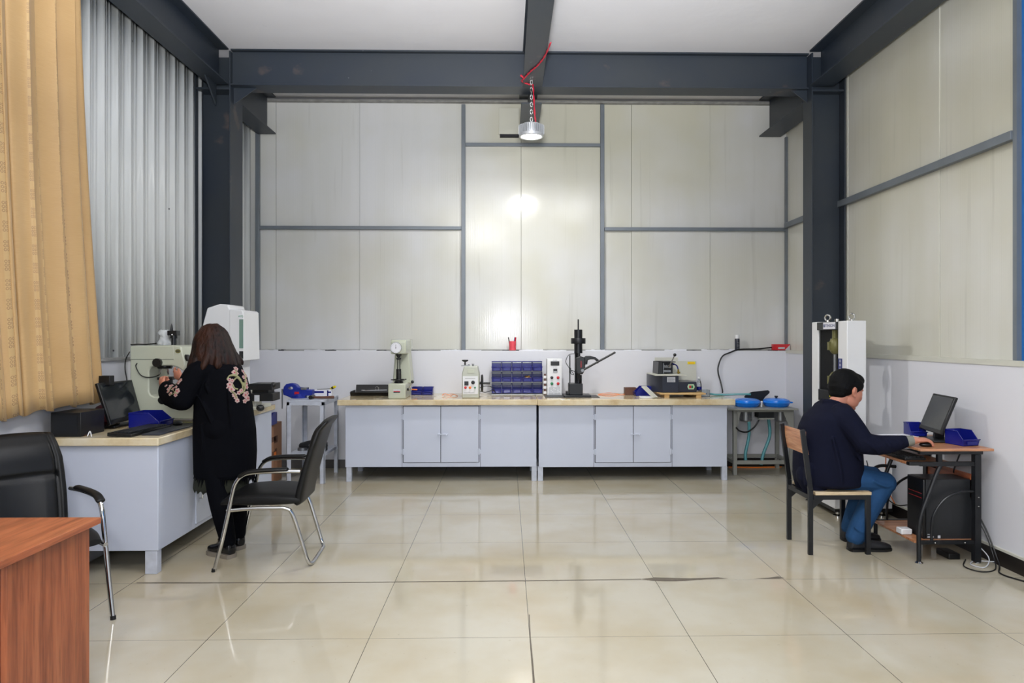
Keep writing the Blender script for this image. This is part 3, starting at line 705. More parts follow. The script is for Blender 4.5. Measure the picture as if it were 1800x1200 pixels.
tag(mb().cyl((a.x+.0, 7.80, ZT+.06), (a.x+.06, 7.82, ZT+.055), .008).build('drill_bit', 'orange'), 'short brass coloured drill bit resting in the low blue bin', 'drill bit')
a = at(1143, 693, 7.55)
loose_bin('blue bin turned sideways beside the cutting machine', (at(1116, 693, 7.65).x, 7.71, ZT), -math.pi/2, .13, .17, .105)
a = at(472, 751, 7.0); loose_bin('blue bin on top of the cardboard box', (X_0+.0, 7.0, zt_+.001), 0, XB1-X_0-.005, .2, .12)
# desk bins
loose_bin('blue bin beside the black keyboard on the left bench', (-2.43, 4.90, LZ), math.pi/2, .2, .21, .105)

# ================================================================ black case, left of the tester
a = at(620, 692, 7.80); c = at(700, 692, 7.80)
t = thing('open_tool_case', 'open black tool case against the wall left of the round-dial tester', 'case', (a.x, 7.8, ZT))
m = mb(); W_ = c.x-a.x; m.box(a.x, c.x, 7.68, 7.90, ZT, ZT+.012)
m.prism([(7.68, ZT), (7.69, ZT), (7.665, ZT+.04), (7.655, ZT+.04)], 'yz', a.x, c.x)
m.box(a.x, a.x+.01, 7.68, 7.90, ZT, ZT+.05); m.box(c.x-.01, c.x, 7.68, 7.90, ZT, ZT+.05); m.build('tray', 'black', t, bevel=.002)
m = mb(); m.prism([(7.90, ZT+.0), (7.915, ZT+.0), (7.95, ZT+.105), (7.935, ZT+.105)], 'yz', a.x+.01, c.x); m.build('lid', 'black', t, bevel=.002)
kx = at(660, 683, 7.75).x
t = thing('spanner', 'shiny steel spanner lying across the open black case', 'spanner', (kx, 7.75, ZT+.05))
m = mb(); m.bar((kx-.12, 7.72, ZT+.055), (kx+.13, 7.74, ZT+.06), .018, .006); m.torus((kx-.13, 7.72, ZT+.055), .018, .005, (0, 0, 1), 18); m.torus((kx+.02, 7.74, ZT+.075), .02, .004, (.3, 1, .2), 18); m.build('shank', 'chrome', t)

# ================================================================ round-dial hardness tester
yf = 7.28
def Q(px, py, Y=yf): p = at(px, py, Y); return (p.x, p.z)
x0, _ = Q(682, 700); x1, _ = Q(711, 700); xt0 = Q(687, 600)[0]; xt1 = Q(713.5, 600)[0]; z_hd = Q(700, 622)[1]; z_tp = Q(700, 597)[1]; z_b = Q(700, 674)[1]
t = thing('dial_hardness_tester', 'pale green bench hardness tester with round dial and black elevating screw', 'hardness tester', ((x0+x1)/2, yf, ZT))
m = mb(); m.box(x0, x1+.01, yf, yf+.42, ZT, z_b)
m.prism([(x0+.015, z_b-.01), (x1+.045, z_b-.01), (xt1+.0, z_hd+.01), (xt0+.01, z_hd+.01)], 'xz', yf+.20, yf+.42)
m.prism([(yf-.01, z_hd), (yf+.42, z_hd), (yf+.42, z_tp), (yf+.02, z_tp), (yf-.01, z_tp-.02)], 'yz', xt0, xt1)
body = m.build('body', 'cream', t, bevel=.012, seg=3)
m = mb(); m.box(xt0-.003, xt1+.012, yf+.02, yf+.44, z_tp-.11, z_tp+.006); m.build('dust_cover', mat('clear_film', '#dfe6e2', .15, 0, 0, alpha=.22), t, bevel=.01)
dc = Q(696.5, 611, yf-.012)
g = mb().lathe([(.0, .0), (.056, 0), (.060, .006), (.060, .022), (.0, .022)], (dc[0], yf-.034, dc[1]), (0, 1, 0), 36).build('dial', 'chrome', t)
mb().lathe([(.0, 0), (.052, 0), (.052, .002), (0, .002)], (dc[0], yf-.0362, dc[1]), (0, 1, 0), 36).build('dial_face', 'paper', g)
m = mb(); m.bar((dc[0], yf-.038, dc[1]-.012), (dc[0], yf-.038, dc[1]+.035), .003, .001, (0, 1, 0)); m.cyl((dc[0], yf-.039, dc[1]), (dc[0], yf-.036, dc[1]), .005, n=10)
for i in range(20):
    a_ = 2*math.pi*i/20; d = Vector((math.cos(a_), 0, math.sin(a_))); cc = Vector((dc[0], yf-.0372, dc[1])); m.bar(cc+d*.043, cc+d*.049, .0015, .0008, (0, 1, 0))
m.build('needle', 'black', g)
sx_ = Q(698.5, 650)[0]; sy = yf+.09
m = mb(); m.lathe([(.03, 0), (.03, -.018), (.018, -.024), (.018, -.036), (.008, -.04), (.004, -.06)], (sx_, sy, z_hd)); m.build('indenter_holder', 'black', t)
m = mb(); z1_ = Q(698, 632)[1]; m.lathe([(.026, 0), (.026, -.012), (.012, -.02)], (sx_, sy, z1_+.015))
for dx in (-.012, .012): m.cyl((sx_+dx, sy, Q(698, 651)[1]), (sx_+dx, sy, z1_), .004, n=8)
m.build('test_anvil', 'blackmetal', t)
m = mb(); m.cyl((sx_, sy, z_b), (sx_, sy, Q(698, 649)[1]), .026); 
for i in range(12): m.torus((sx_, sy, z_b+.02+i*.009), .026, .0025, (0, 0, 1), 20, 6)
m.build('elevating_screw', 'black', t)
m = mb(); m.lathe([(.045, 0), (.05, .008), (.045, .02), (.03, .026)], (sx_, sy, z_b)); m.torus((sx_, sy, z_b+.035), .062, .007)
for i in range(4): a_ = math.pi/2*i+.5; m.tube([(sx_, sy, z_b+.03), (sx_+math.cos(a_)*.085, sy+math.sin(a_)*.085, z_b+.038)], .006, 8)
m.build('handwheel', 'black', t)
kp = at(717, 632, yf+.3); mb().lathe([(.012, 0), (.012, .02), (.028, .02), (.028, .03), (.02, .034)], (kp.x-.03, yf+.3, kp.z), (1, 0, 0)).build('side_knob', 'black', t)
m = mb(); lb = Q(697.5, 687); m.box(lb[0]-.036, lb[0]+.036, yf-.002, yf+.001, lb[1]-.018, lb[1]+.018); lbl = m.build('name_plate', 'label', t)
mb().box(lb[0]-.034, lb[0]+.034, yf-.003, yf-.0015, lb[1]-.008, lb[1]+.000).build('red_stripe', 'red', lbl)
mb().box(lb[0]-.034, lb[0]+.034, yf-.003, yf-.0015, lb[1]-.017, lb[1]-.009).build('dark_stripe', 'gap', lbl)
l0 = at(718, 684, yf+.1); l1 = at(725, 671, yf+.06)
m = mb(); m.cyl((x1, yf+.1, l0.z), (l0.x+.02, yf+.1, l0.z), .014); m.tube([l0, l1], .005, 8); m.build('lever', 'chrome', t)
mb().ball(l1, .017, 14).ball((l0.x, yf+.07, l0.z), .014, 12).build('lever_knob', 'black', t)

# ================================================================ pale mounting press with handwheel
yf = 7.36; x0, _ = Q(812, 690, yf); x1, _ = Q(842, 690, yf); zt1 = Q(826, 657, yf)[1]; zt2 = Q(826, 644, yf)[1]
t = thing('mounting_press', 'pale grey-green benchtop press with round black side handwheel and control face', 'machine', ((x0+x1)/2, yf, ZT))
xa, xb = Q(815.5, 644, yf)[0], Q(838.5, 644, yf)[0]
m = mb().prism([(x0, ZT), (x1, ZT), (x1, zt1), (xb, zt2), (xa, zt2), (x0, zt1)], 'xz', yf, yf+.30); m.build('housing', 'cream2', t, bevel=.008)
pf0 = Q(813.5, 661, yf); pf1 = Q(840, 692.5, yf)
fp = mb().box(pf0[0], pf1[0], yf-.004, yf+.001, pf1[1], pf0[1]).build('control_face', 'white', t, bevel=.001)
def btn(px, py, r, mt, par, yy, nm='push_button', dep=.014):
    p = Q(px, py, yy); return mb().lathe([(r*1.25, 0), (r*1.25, -.004), (r, -.005), (r, -dep), (r*.7, -dep-.002), (0, -dep-.002)], (p[0], yy, p[1]), (0, 1, 0), 20).build(nm, mt, par)
p = Q(820, 673.5, yf); mb().box(p[0]-.022, p[0]+.022, yf-.010, yf-.003, p[1]-.022, p[1]+.022).build('display', 'darkgrey', fp, bevel=.002)
btn(831.5, 672, .016, 'black', fp, yf-.004, 'dial_knob'); btn(818.3, 681, .011, 'red', fp, yf-.004); btn(826.3, 681, .011, 'orange', fp, yf-.004); btn(835, 681, .008, 'green', fp, yf-.004)
m = mb()
for i in range(9): p = Q(818+i*2, 665, yf); m.box(p[0], p[0]+.006, yf-.0048, yf-.003, p[1]-.003, p[1]+.003)
for i in range(12): p = Q(815.5+i*1.6, 690, yf); m.box(p[0], p[0]+.006, yf-.0048, yf-.003, p[1]-.002, p[1]+.002)
m.build('small_print', 'darkgrey', fp)
p0 = Q(822, 649, yf); p1 = Q(833, 656, yf); fr = mb(); fr.box(p0[0], p1[0], yf-.003, yf, p1[1], p0[1]); fr.build('name_plate', 'cream', t, bevel=.002)
kx, kz = Q(817.5, 634, yf+.1); m = mb(); m.lathe([(.008, 0), (.008, kz-zt2-.012), (.018, kz-zt2-.01), (.034, kz-zt2), (.034, kz-zt2+.01), (0, kz-zt2+.012)], (kx, yf+.1, zt2)); m.build('top_clamp_knob', 'black', t)
m = mb(); m.box(kx-.04, kx+.05, yf+.08, yf+.12, zt2, zt2+.012); m.cyl((kx+.04, yf+.1, zt2), (kx+.04, yf+.1, zt2+.02), .010); m.cyl((kx+.085, yf+.1, zt2), (kx+.085, yf+.1, zt2+.025), .008); m.lathe([(.016, 0), (.016, .004), (0, .004)], (kx+.085, yf+.1, zt2+.02)); m.build('clamp_bolts', 'dullsteel', t)
hx, hz = Q(847.5, 673, yf+.12); hy = yf+.12
m = mb(); m.torus((hx, hy, hz), .083, .010, (1, 0, 0), 36); m.cyl((x1, hy, hz), (hx+.012, hy, hz), .016)
for i in range(3): a_ = 2*math.pi*i/3+.5; m.tube([(hx, hy, hz), (hx, hy+.08*math.cos(a_), hz+.08*math.sin(a_))], .010, 8)
m.build('handwheel', 'black', t)
q = Q(862, 673, hy); mb().tube([(hx, hy-.05, hz+.0), (hx+.015, hy-.05, hz), (hx+.02, hy-.05, hz), (q[0], hy-.05, hz)], [.006, .006, .012, .012], 10).build('crank_grip', 'black', t)
m = mb(); m.tube(cr([(x1-.005, yf+.22, ZT+.09), (x1+.05, yf+.24, ZT+.11), (x1+.12, yf+.28, ZT+.10), (x1+.16, yf+.33, ZT+.05)]), .004, 6); m.tube(cr([(x1-.005, yf+.22, ZT+.06), (x1+.06, yf+.22, ZT+.045), (x1+.14, yf+.28, ZT+.06), (x1+.17, yf+.33, ZT+.03)]), .004, 6); m.build('power_leads', 'black', t)
w0 = Q(777, 693, 7.6)
t3 = tag(mb().tube(cr([(w0[0], 7.62, ZT+.004), (w0[0]+.03, 7.60, ZT+.03), (w0[0]+.09, 7.62, ZT+.004), (w0[0]+.13, 7.6, ZT+.02), (w0[0]+.17, 7.62, ZT+.004), (w0[0]+.1, 7.66, ZT+.02), (w0[0]+.04, 7.64, ZT+.006), (w0[0]+.0, 7.62, ZT+.02)]), .0025, 6).build('thin_wire', 'orange'), 'loop of thin orange wire lying left of the pale mounting press', 'wire')

# ================================================================ white control box
yf = 7.66; x0, _ = Q(962, 690, yf); x1, _ = Q(988, 690, yf); zt1 = Q(975, 630.5, yf)[1]
t = thing('control_box', 'tall white control box with display and four round buttons left of the drill press', 'control box', ((x0+x1)/2, yf, ZT))
mb().box(x0, x1, yf, yf+.2, ZT+.004, zt1).build('cabinet', 'white', t, bevel=.004)
mb().box(x0+.008, x1-.008, yf-.004, yf, ZT+.02, zt1-.015).build('face_plate', 'white', t, bevel=.001)
p = Q(975.5, 638.5, yf); mb().box(p[0]-.048, p[0]+.048, yf-.010, yf-.003, p[1]-.023, p[1]+.023).build('display', 'black', t, bevel=.002)
p = Q(976, 651, yf); d = mb().box(p[0]-.022, p[0]+.022, yf-.010, yf-.003, p[1]-.022, p[1]+.020).build('timer', 'darkgrey', t, bevel=.002)
mb().box(p[0]-.018, p[0]+.018, yf-.0115, yf-.0095, p[1]-.019, p[1]-.008).build('timer_window', 'label', d)
btn(970, 663.5, .013, 'black', t, yf-.004, 'selector_knob'); btn(981, 663.5, .013, 'red', t, yf-.004); btn(970, 674, .013, 'green', t, yf-.004); btn(981, 674, .013, 'red', t, yf-.004)
m = mb()
for r_ in range(7):
    for c_ in range(8):
        if (r_*c_) % 5 != 3: p = Q(965.5+c_*2.4, 681+r_*1.8, yf); m.box(p[0], p[0]+.010, yf-.0048, yf-.0035, p[1]-.0025, p[1]+.0025)
for i in range(4): p = Q(972+i*2, 633, yf); m.box(p[0], p[0]+.007, yf-.0048, yf-.0035, p[1]-.003, p[1]+.003)
for i in range(4): p = Q(972+i*2, 645, yf); m.box(p[0], p[0]+.007, yf-.0048, yf-.0035, p[1]-.003, p[1]+.003)
m.build('small_print', 'dullsteel', t)
a = Q(954.5, 654, yf+.1); c = Q(962, 691, yf+.1)
t = thing('junction_terminal', 'small stack of white connector terminals between bin rack and control box', 'connector', (a[0], yf+.1, ZT))
m = mb()
for i in range(4): z_ = ZT+.01+i*.058; m.box(a[0]+.004, x0-.003, yf+.1, yf+.15, z_, z_+.030)
m.build('terminal', 'white', t, bevel=.002)
mb().box(a[0]+.012, x0-.008, yf+.105, yf+.145, ZT, ZT+.235).build('terminal_core', 'brown', t)

# ================================================================ drill press tester
yc = 7.55; yb_ = yc
t = thing('drill_press_stand', 'tall black column press on a flat base plate with long inclined lever', 'press', (Q(1013, 690, yc)[0], yc, ZT))
def R_(px, py): return Q(px, py, yc)
bx0, bx1 = R_(957, 697)[0], R_(1051, 697)[0]
mb().box(bx0, bx1, yc-.16, yc+.16, ZT, ZT+.004).build('mat', 'black', t)
mb().box(R_(990, 690)[0], R_(1037, 690)[0], yc-.13, yc+.13, ZT+.004, ZT+.022).build('base_plate', 'blackmetal', t, bevel=.003)
cx_ = R_(1016.5, 600)[0]
m = mb(); a = R_(999.5, 673); c = R_(1023, 694); m.box(a[0], c[0], yc-.08, yc+.08, ZT+.022, a[1]); m.box(a[0]-.03, a[0]+.02, yc-.05, yc+.05, ZT+.022, ZT+.06); m.build('base_block', 'blackmetal', t, bevel=.006)
mb().cyl((cx_, yc, a[1]), (cx_, yc, R_(0, 612)[1]), .022).cyl((cx_-.03, yc, a[1]), (cx_-.03, yc, R_(0, 615)[1]), .010, n=10).cyl((cx_+.03, yc, a[1]-.0), (cx_+.03, yc, R_(0, 660)[1]), .010, n=10).build('guide_rods', 'blackmetal', t)
mb().cyl((cx_, yc, R_(0, 621)[1]), (cx_, yc, R_(0, 579)[1]), .045, n=32).build('cylinder', 'blackmetal', t)
mb().lathe([(.045, 0), (.078, 0), (.080, .004), (.080, R_(0, 594)[1]-R_(0, 604)[1]-.004), (.078, R_(0, 594)[1]-R_(0, 604)[1]), (.045, R_(0, 594)[1]-R_(0, 604)[1])], (cx_, yc, R_(0, 604)[1]), n=40).build('collar', 'blackmetal', t)
mb().cyl((cx_, yc, R_(0, 580)[1]), (cx_, yc, R_(0, 560.5)[1]), .008, n=12).build('top_rod', 'blackmetal', t)
s0 = R_(1001.5, 624); mb().box(s0[0]-.006, s0[0]+.006, yc-.02, yc-.008, a[1]-.01, s0[1]).box(s0[0]-.008, s0[0]+.012, yc-.025, yc-.003, R_(0, 656)[1], R_(0, 647)[1]).build('scale_bar', 'blackmetal', t, bevel=.002)
l0 = R_(1022, 650); l1 = R_(1079, 618.5)
mb().tube([(l0[0], yc-.10, l0[1]), (l1[0], yc-.10, l1[1])], .011, 12).build('lever', 'black', t)
mb().cyl((l0[0], yc-.115, l0[1]), (l0[0], yc-.04, l0[1]), .016).build('lever_pivot', 'dullsteel', t)
# electric drill clamped in it
t = thing('electric_drill', 'dark green-black electric drill with pistol grip clamped in the column press', 'drill', (R_(1018, 640)[0], yc-.06, R_(1018, 655)[1]))
yd = yc-.06
mb().prism([R_(*p) for p in ((1011, 628), (1018, 625), (1027, 628), (1027, 648), (1023, 657), (1013, 657), (1010.5, 648))], 'xz', yd-.035, yd+.02).build('motor_housing', 'darkgrey', t, bevel=.012, seg=3)
mb().prism([R_(*p) for p in ((1023, 630), (1028, 625), (1036, 625), (1045, 627), (1051, 633), (1048, 635), (1043, 631), (1036, 631), (1031, 633), (1027, 642), (1024, 640))], 'xz', yd-.028, yd+.014).build('grip', 'darkgrey', t, bevel=.008, seg=3)
mb().tube(cr([(R_(1047, 632)[0], yd-.005, R_(0, 630)[1]), (R_(1051, 634)[0], yd-.005, R_(0, 634)[1]), (R_(1049, 638)[0], yd-.005, R_(0, 639)[1])]), .005, 8).build('cord_guard', 'black', t)
mb().prism([R_(*p) for p in ((1029, 633), (1032, 633), (1031, 640), (1029, 640))], 'xz', yd-.015, yd+.005).build('trigger', 'black', t, bevel=.002)
mb().cyl((cx_, yd, R_(0, 657)[1]), (cx_, yd, R_(0, 668)[1]), .018, .012).build('chuck', 'blackmetal', t)
text('BOSCH', .022, (R_(1020, 640)[0], yd-.0358, R_(0, 640)[1]), (math.pi/2, -math.pi/2, 0), 'red', t)
# drill cable
q0 = (R_(1010, 621)[0], yc+.01, R_(0, 622)[1])
tag(mb().tube(cr([q0, (R_(1000, 625)[0], yc, R_(0, 624)[1]), (R_(994.5, 636)[0], yc, R_(0, 636)[1]), (R_(1000, 647)[0], yc-.02, R_(0, 647)[1]), (R_(1003, 655)[0], yc-.03, R_(0, 657)[1]), (R_(1008, 659)[0], yc-.03, R_(0, 659)[1]), (R_(1004, 651)[0], yc-.03, R_(0, 651)[1]), (R_(1012, 655)[0], yc-.04, R_(0, 655)[1])]), .0035, 8).build('drill_cable', 'black'), 'thin black cable looping beside the column press', 'cable')
o0 = at(1052, 690, 7.75); tag(mb().tube(cr([(o0.x, 7.75, ZT+.006), (o0.x+.12, 7.78, ZT+.02), (o0.x+.25, 7.74, ZT+.006), (o0.x+.31, 7.75, ZT+.01), (o0.x+.22, 7.72, ZT+.006), (o0.x+.1, 7.74, ZT+.004), (o0.x-.01, 7.72, ZT+.006)]), .003, 6).build('thin_wire', 'orange'), 'thin orange wire lying between the drill press and the wooden block', 'wire')
a = at(1099, 681, 7.72); c = at(1119, 681, 7.72)
tag(mb().box(a.x, c.x, 7.72, 7.82, ZT, a.z).build('wooden_block', 'brown', bevel=.003), 'small dark brown wooden block left of the sideways blue bin', 'block')

# ================================================================ cutting machine
yf = 7.42
def U(px, py, Y=yf): p = at(px, py, Y); return (p.x, p.z)
pt = U(1180, 690)[1]
t = thing('plywood_pallet', 'small plywood pallet under the cutting machine', 'pallet', (U(1190, 700)[0], yf, ZT))
xa, xb = U(1166, 694)[0], U(1238, 694)[0]
mb().box(xa-.05, xb, yf-.06, 7.92, pt-.016, pt).build('top_board', 'ply', t, bevel=.001)
for xx in (xa-.0, xb-.10):
    mb().box(xx, xx+.055, yf-.05, 7.92, ZT, pt-.017).build('runner', 'ply', t, bevel=.001)
pt += .001
t = thing('cutting_machine', 'bench cut-off machine, slate base and cream back panels, chrome lever with black knob', 'machine', (U(1190, 690)[0], yf, pt))
sA, sB, sC = U(1165, 690)[0], U(1193, 690)[0], U(1226.5, 690)[0]; zS = U(1180, 660)[1]; zL_ = U(1200, 671.5)[1]
m = mb(); m.box(sA, sB, yf, 7.84, pt, zS); m.prism([(sA-.0, yf+.0), (sA-.0, 7.84), (sA-.09, 7.84), (sA-.09, yf+.14)], 'xy', pt, zS); m.build('base_left', 'slate', t, bevel=.004)
m = mb(); m.box(sB, sC, yf+.04, 7.84, pt, zL_); m.build('base_right', 'slate', t, bevel=.004)
bp0, bp1 = U(1151, 640, 7.85), U(1191.5, 640, 7.85); zt_a = U(1170, 628, 7.85)[1]; zt_b = U(1205, 634, 7.85)[1]
m = mb(); m.box(bp0[0], bp1[0], 7.845, 7.86, zS-.06, zt_a); m.box(bp1[0], U(1224, 640, 7.85)[0], 7.845, 7.86, zL_-.01, zt_b); m.build('splash_back', 'offwhite', t, bevel=.002)
m = mb(); m.box(sA-.09, U(1206, 660)[0], yf-.03, 7.84, zS, zS+.012); m.build('tray', 'offwhite', t, bevel=.003)
# hood
hA, hB = U(1160, 640)[0], U(1192, 640)[0]; zh = U(1170, 636)[1]
m = mb(); m.box(hA+.04, hB, 7.66, 7.80, zS+.012, zh); m.prism([(hA, zS+.012), (hA+.05, zS+.012), (hA+.05, zh), (hA+.008, zh)], 'xz', 7.52, 7.80); m.box(hA+.008, hB, 7.52, 7.8, zh-.008, zh); m.build('wheel_guard', 'darkgrey', t, bevel=.003)
m = mb(); vx0, vx1 = U(1171, 650)[0], U(1184, 650)[0]; m.box(vx0, vx1, 7.54, 7.64, zS+.03, zS+.055); m.box(vx0+.01, vx1, 7.55, 7.62, zS+.075, zS+.10)
for i in range(4): m.cyl((vx0+.01+i*.022, 7.53, zS+.08), (vx0+.01+i*.022, 7.53, zS+.11), .006, n=8)
m.box(vx0-.008, vx0+.004, 7.54, 7.66, zS+.012, zS+.13); m.build('specimen_clamp', 'dullsteel', t, bevel=.002)
l0 = U(1176, 645, 7.5); l1 = U(1186.2, 623.5, 7.46)
mb().tube([(l0[0], 7.5, l0[1]), (l1[0], 7.46, l1[1])], [.008, .005], 10).build('lever', 'chrome', t)
mb().ball((l1[0], 7.46, l1[1]), .018, 14).build('lever_knob', 'black', t)
m = mb().tube(cr([(U(1185, 645, 7.6)[0], 7.62, U(0, 643)[1]), (U(1190, 641)[0], 7.6, U(0, 641)[1]), (U(1196, 645)[0], 7.58, U(0, 644.5)[1]), (U(1198, 652)[0], 7.56, U(0, 652)[1])]), .007, 10); m.build('coolant_hose', 'bin', t)
m = mb(); tx = U(1198, 655)[0]; m.cyl((tx, 7.56, zS+.012), (tx, 7.56, U(0, 651)[1]), .010); m.box(tx-.012, tx+.02, 7.55, 7.57, zS+.02, zS+.035); m.build('tap', mat('brass_tap', '#8a7430', .35, .7, .2), t)
p0 = U(1172.5, 662.5); p1 = U(1187, 671.5); lb = mb().box(p0[0], p1[0], yf-.002, yf+.001, p1[1], p0[1]).build('printed_plate', 'label', t)
m = mb()
for r_ in range(4): m.box(p0[0]+.008, p1[0]-.008-.01*(r_ % 2), yf-.0028, yf-.0018, p1[1]+.006+r_*.012, p1[1]+.010+r_*.012)
m.build('small_print', 'dullsteel', lb)
p0 = U(1208, 675, yf+.04); p1 = U(1221, 684, yf+.04); e = .012; sw = mb().prism([(p0[0], (p0[1]+p1[1])/2), (p0[0]+e, p0[1]), (p1[0]-e, p0[1]), (p1[0], (p0[1]+p1[1])/2), (p1[0]-e, p1[1]), (p0[0]+e, p1[1])], 'xz', yf+.030, yf+.041).build('switch_plate', mat('pale_green_plastic', '#b9d6b0', .4), t, bevel=.002)
xm_ = (p0[0]+p1[0])/2; zm_ = (p0[1]+p1[1])/2
mb().box(xm_-.022, xm_-.001, yf+.024, yf+.031, zm_-.014, zm_+.014).build('stop_button', 'red', sw); mb().box(xm_+.001, xm_+.020, yf+.024, yf+.031, zm_-.014, zm_+.014).build('start_button', 'green', sw)
p0 = U(1208.5, 635.5, 7.845); p1 = U(1222, 640, 7.845); yl = mb().box(p0[0], p1[0], 7.842, 7.8455, p1[1], p0[1]).build('yellow_sticker', 'yellow', t, bevel=.001)
m = mb()
for i in range(5): m.box(p0[0]+.014+i*.012, p0[0]+.022+i*.012, 7.8412, 7.8425, (p0[1]+p1[1])/2-.005, (p0[1]+p1[1])/2+.005)
m.build('red_characters', 'orange', yl)
# board leaning, bottle, plastic tub, scraps
a = at(1134, 679, 7.42); c = at(1145, 697, 7.36)
tag(mb().bar((a.x-.01, 7.44, ZT+.115), (c.x+.03, 7.30, ZT+.008), .07, .012, (0, 0, 1)).build('plastic_plate', 'offwhite', bevel=.001), 'narrow pale plate leaning in front of the cutting machine pallet', 'plate')
a = at(1126, 700, 7.3); tag(mb().box(a.x, a.x+.15, 7.30, 7.40, ZT, ZT+.018).build('paper_tray', 'white', bevel=.004), 'small flat white box lying in front of the blue bin', 'box')
a = at(1229, 697, 7.62)
t = thing('water_bottle', 'small clear water bottle with blue label beside the cutting machine', 'bottle', (a.x, 7.62, ZT))
mb().lathe([(.0, 0), (.026, 0), (.028, .01), (.027, .12), (.022, .15), (.012, .175), (.012, .19), (0, .19)], (a.x, 7.62, ZT)).build('bottle_body', 'glasses', t)
mb().lathe([(.0285, .06), (.0285, .10)], (a.x, 7.62, ZT)).build('blue_label', 'bin', t); mb().cyl((a.x, 7.62, ZT+.188), (a.x, 7.62, ZT+.205), .014).build('cap', 'white', t)
a = at(1232, 692, 7.5); c = at(1247, 692, 7.5)
t = thing('plastic_tub', 'small clear plastic tub by the pallet at the right end of the worktop', 'tub', (a.x+.05, 7.5, ZT))
m = mb(); m.box(a.x, c.x, 7.48, 7.60, ZT, ZT+.004); [m.box(x, x+.003, 7.48, 7.60, ZT, ZT+.075) for x in (a.x, c.x-.003)]; [m.box(a.x, c.x, y, y+.003, ZT, ZT+.075) for y in (7.48, 7.597)]; m.build('tub_wall', 'glasses', t)
mb().tube([(a.x+.015, 7.52, ZT+.03), (a.x+.075, 7.55, ZT+.028)], .008, 8).build('blue_marker', 'bin', t)
# hose from worktop to grinding table
h = [at(1248, 691, 7.62), at(1258, 692, 7.62), at(1275, 697, 7.6), at(1294, 702, 7.55), at(1312, 700.5, 7.52)]
tag(mb().tube(cr([(h[0].x, 7.62, ZT+.02), (h[1].x, 7.62, ZT+.012), (h[2].x, 7.60, ZT+.012), (h[3].x+.02, 7.56, ZT+.02), (h[4].x, 7.53, .875), (h[4].x+.05, 7.53, .872)]), .011, 10).build('water_hose', 'hose'), 'translucent teal hose running from the worktop end to the blue basin', 'hose')
# things on the ledge
zl = ZL+.006; yl_ = 8.05
a = at(901, 619, yl_); r0 = .042
t = thing('pen_cup', 'coral plastic pen cup on the wall ledge', 'cup', (a.x, yl_, zl))
mb().lathe([(.0, 0), (r0*.95, 0), (r0*.95, .05), (r0, .06), (r0, .105), (r0-.003, .105), (r0-.003, .06), (r0-.006, .004), (0, .004)], (a.x, yl_, zl)).build('cup_wall', 'pink', t)
for nm, dx, tx, col, lb in (('pen', -.025, -.06, 'black', 'black pen in the coral cup on the ledge'), ('pen', .01, .035, 'bin', 'dark blue pen in the coral cup on the ledge'), ('highlighter', .02, .045, 'red', 'pink highlighter in the coral cup on the ledge')):
    tag(mb().tube([(a.x+dx, yl_-.005, zl+.01), (a.x+tx*.8, yl_-.01, zl+.15)], .006 if nm == 'pen' else .009, 8).build(nm, col), lb, nm)
a = at(1296, 617, yl_)
t = thing('spray_can', 'dark aerosol can with white cap on the wall ledge', 'spray can', (a.x, yl_, zl))
zt_c = at(1296, 588, yl_).z
mb().lathe([(0, 0), (.026, 0), (.028, .004), (.028, zt_c-zl-.055), (.024, zt_c-zl-.045), (0, zt_c-zl-.045)], (a.x, yl_, zl)).build('can', 'slate', t)
mb().lathe([(.024, zt_c-zl-.048), (.024, zt_c-zl-.003), (.02, zt_c-zl), (0, zt_c-zl)], (a.x, yl_, zl)).build('cap', 'white', t)
m = mb()
for i in range(5): m.box(a.x-.014, a.x+.012-(i % 2)*.006, yl_-.0295, yl_-.0275, zl+.02+i*.016, zl+.027+i*.016)
m.build('small_print', 'dullsteel', t)
a = at(1360, 609, 7.99); c = at(1392, 620.5, 7.99)
t = thing('marker_box', 'small red and white carton on the wall ledge near the right column', 'box', (a.x, 8.02, zl))
mb().box(a.x, c.x-.02, 7.995, 8.06, zl, zl+.07).build('carton', 'red', t, bevel=.002)
mb().box(a.x+.055, a.x+.13, 7.9935, 7.996, zl+.015, zl+.035).prism([(c.x-.08, zl+.002), (c.x-.022, zl+.002), (c.x-.022, zl+.06)], 'xz', 7.9935, 7.996).build('white_print', 'label', t)
pts = [at(1422, 615, 8.03), at(1392, 613.5, 8.04), at(1375, 613, 8.075), at(1355, 613, 8.06), at(1330, 617, 8.03)]
W = [Vector((pts[0].x, 8.04, zl+.012)), Vector((pts[1].x, 8.075, zl+.014)), Vector((pts[2].x, 8.075, zl+.03)), Vector((pts[3].x, 8.05, zl+.03)), Vector((pts[4].x, 8.03, zl+.014)), at(1300, 619, 8.0)+Vector((0, .0, .006)), at(1283, 619.5, 7.985), at(1270, 626, 7.98), at(1263, 642, 7.97), at(1262.5, 655, 7.97), at(1267, 672, 7.96), at(1270, 686, 7.92), Vector((at(1270, 690, 7.9).x, 7.9, ZT+.012))]
W[5] = Vector((W[5].x, 8.01, zl+.008))
tag(mb().tube(cr(W, 8), .0085, 8).build('power_cable', 'black'), 'thick black cable hanging from the ledge down to the worktop', 'cable')
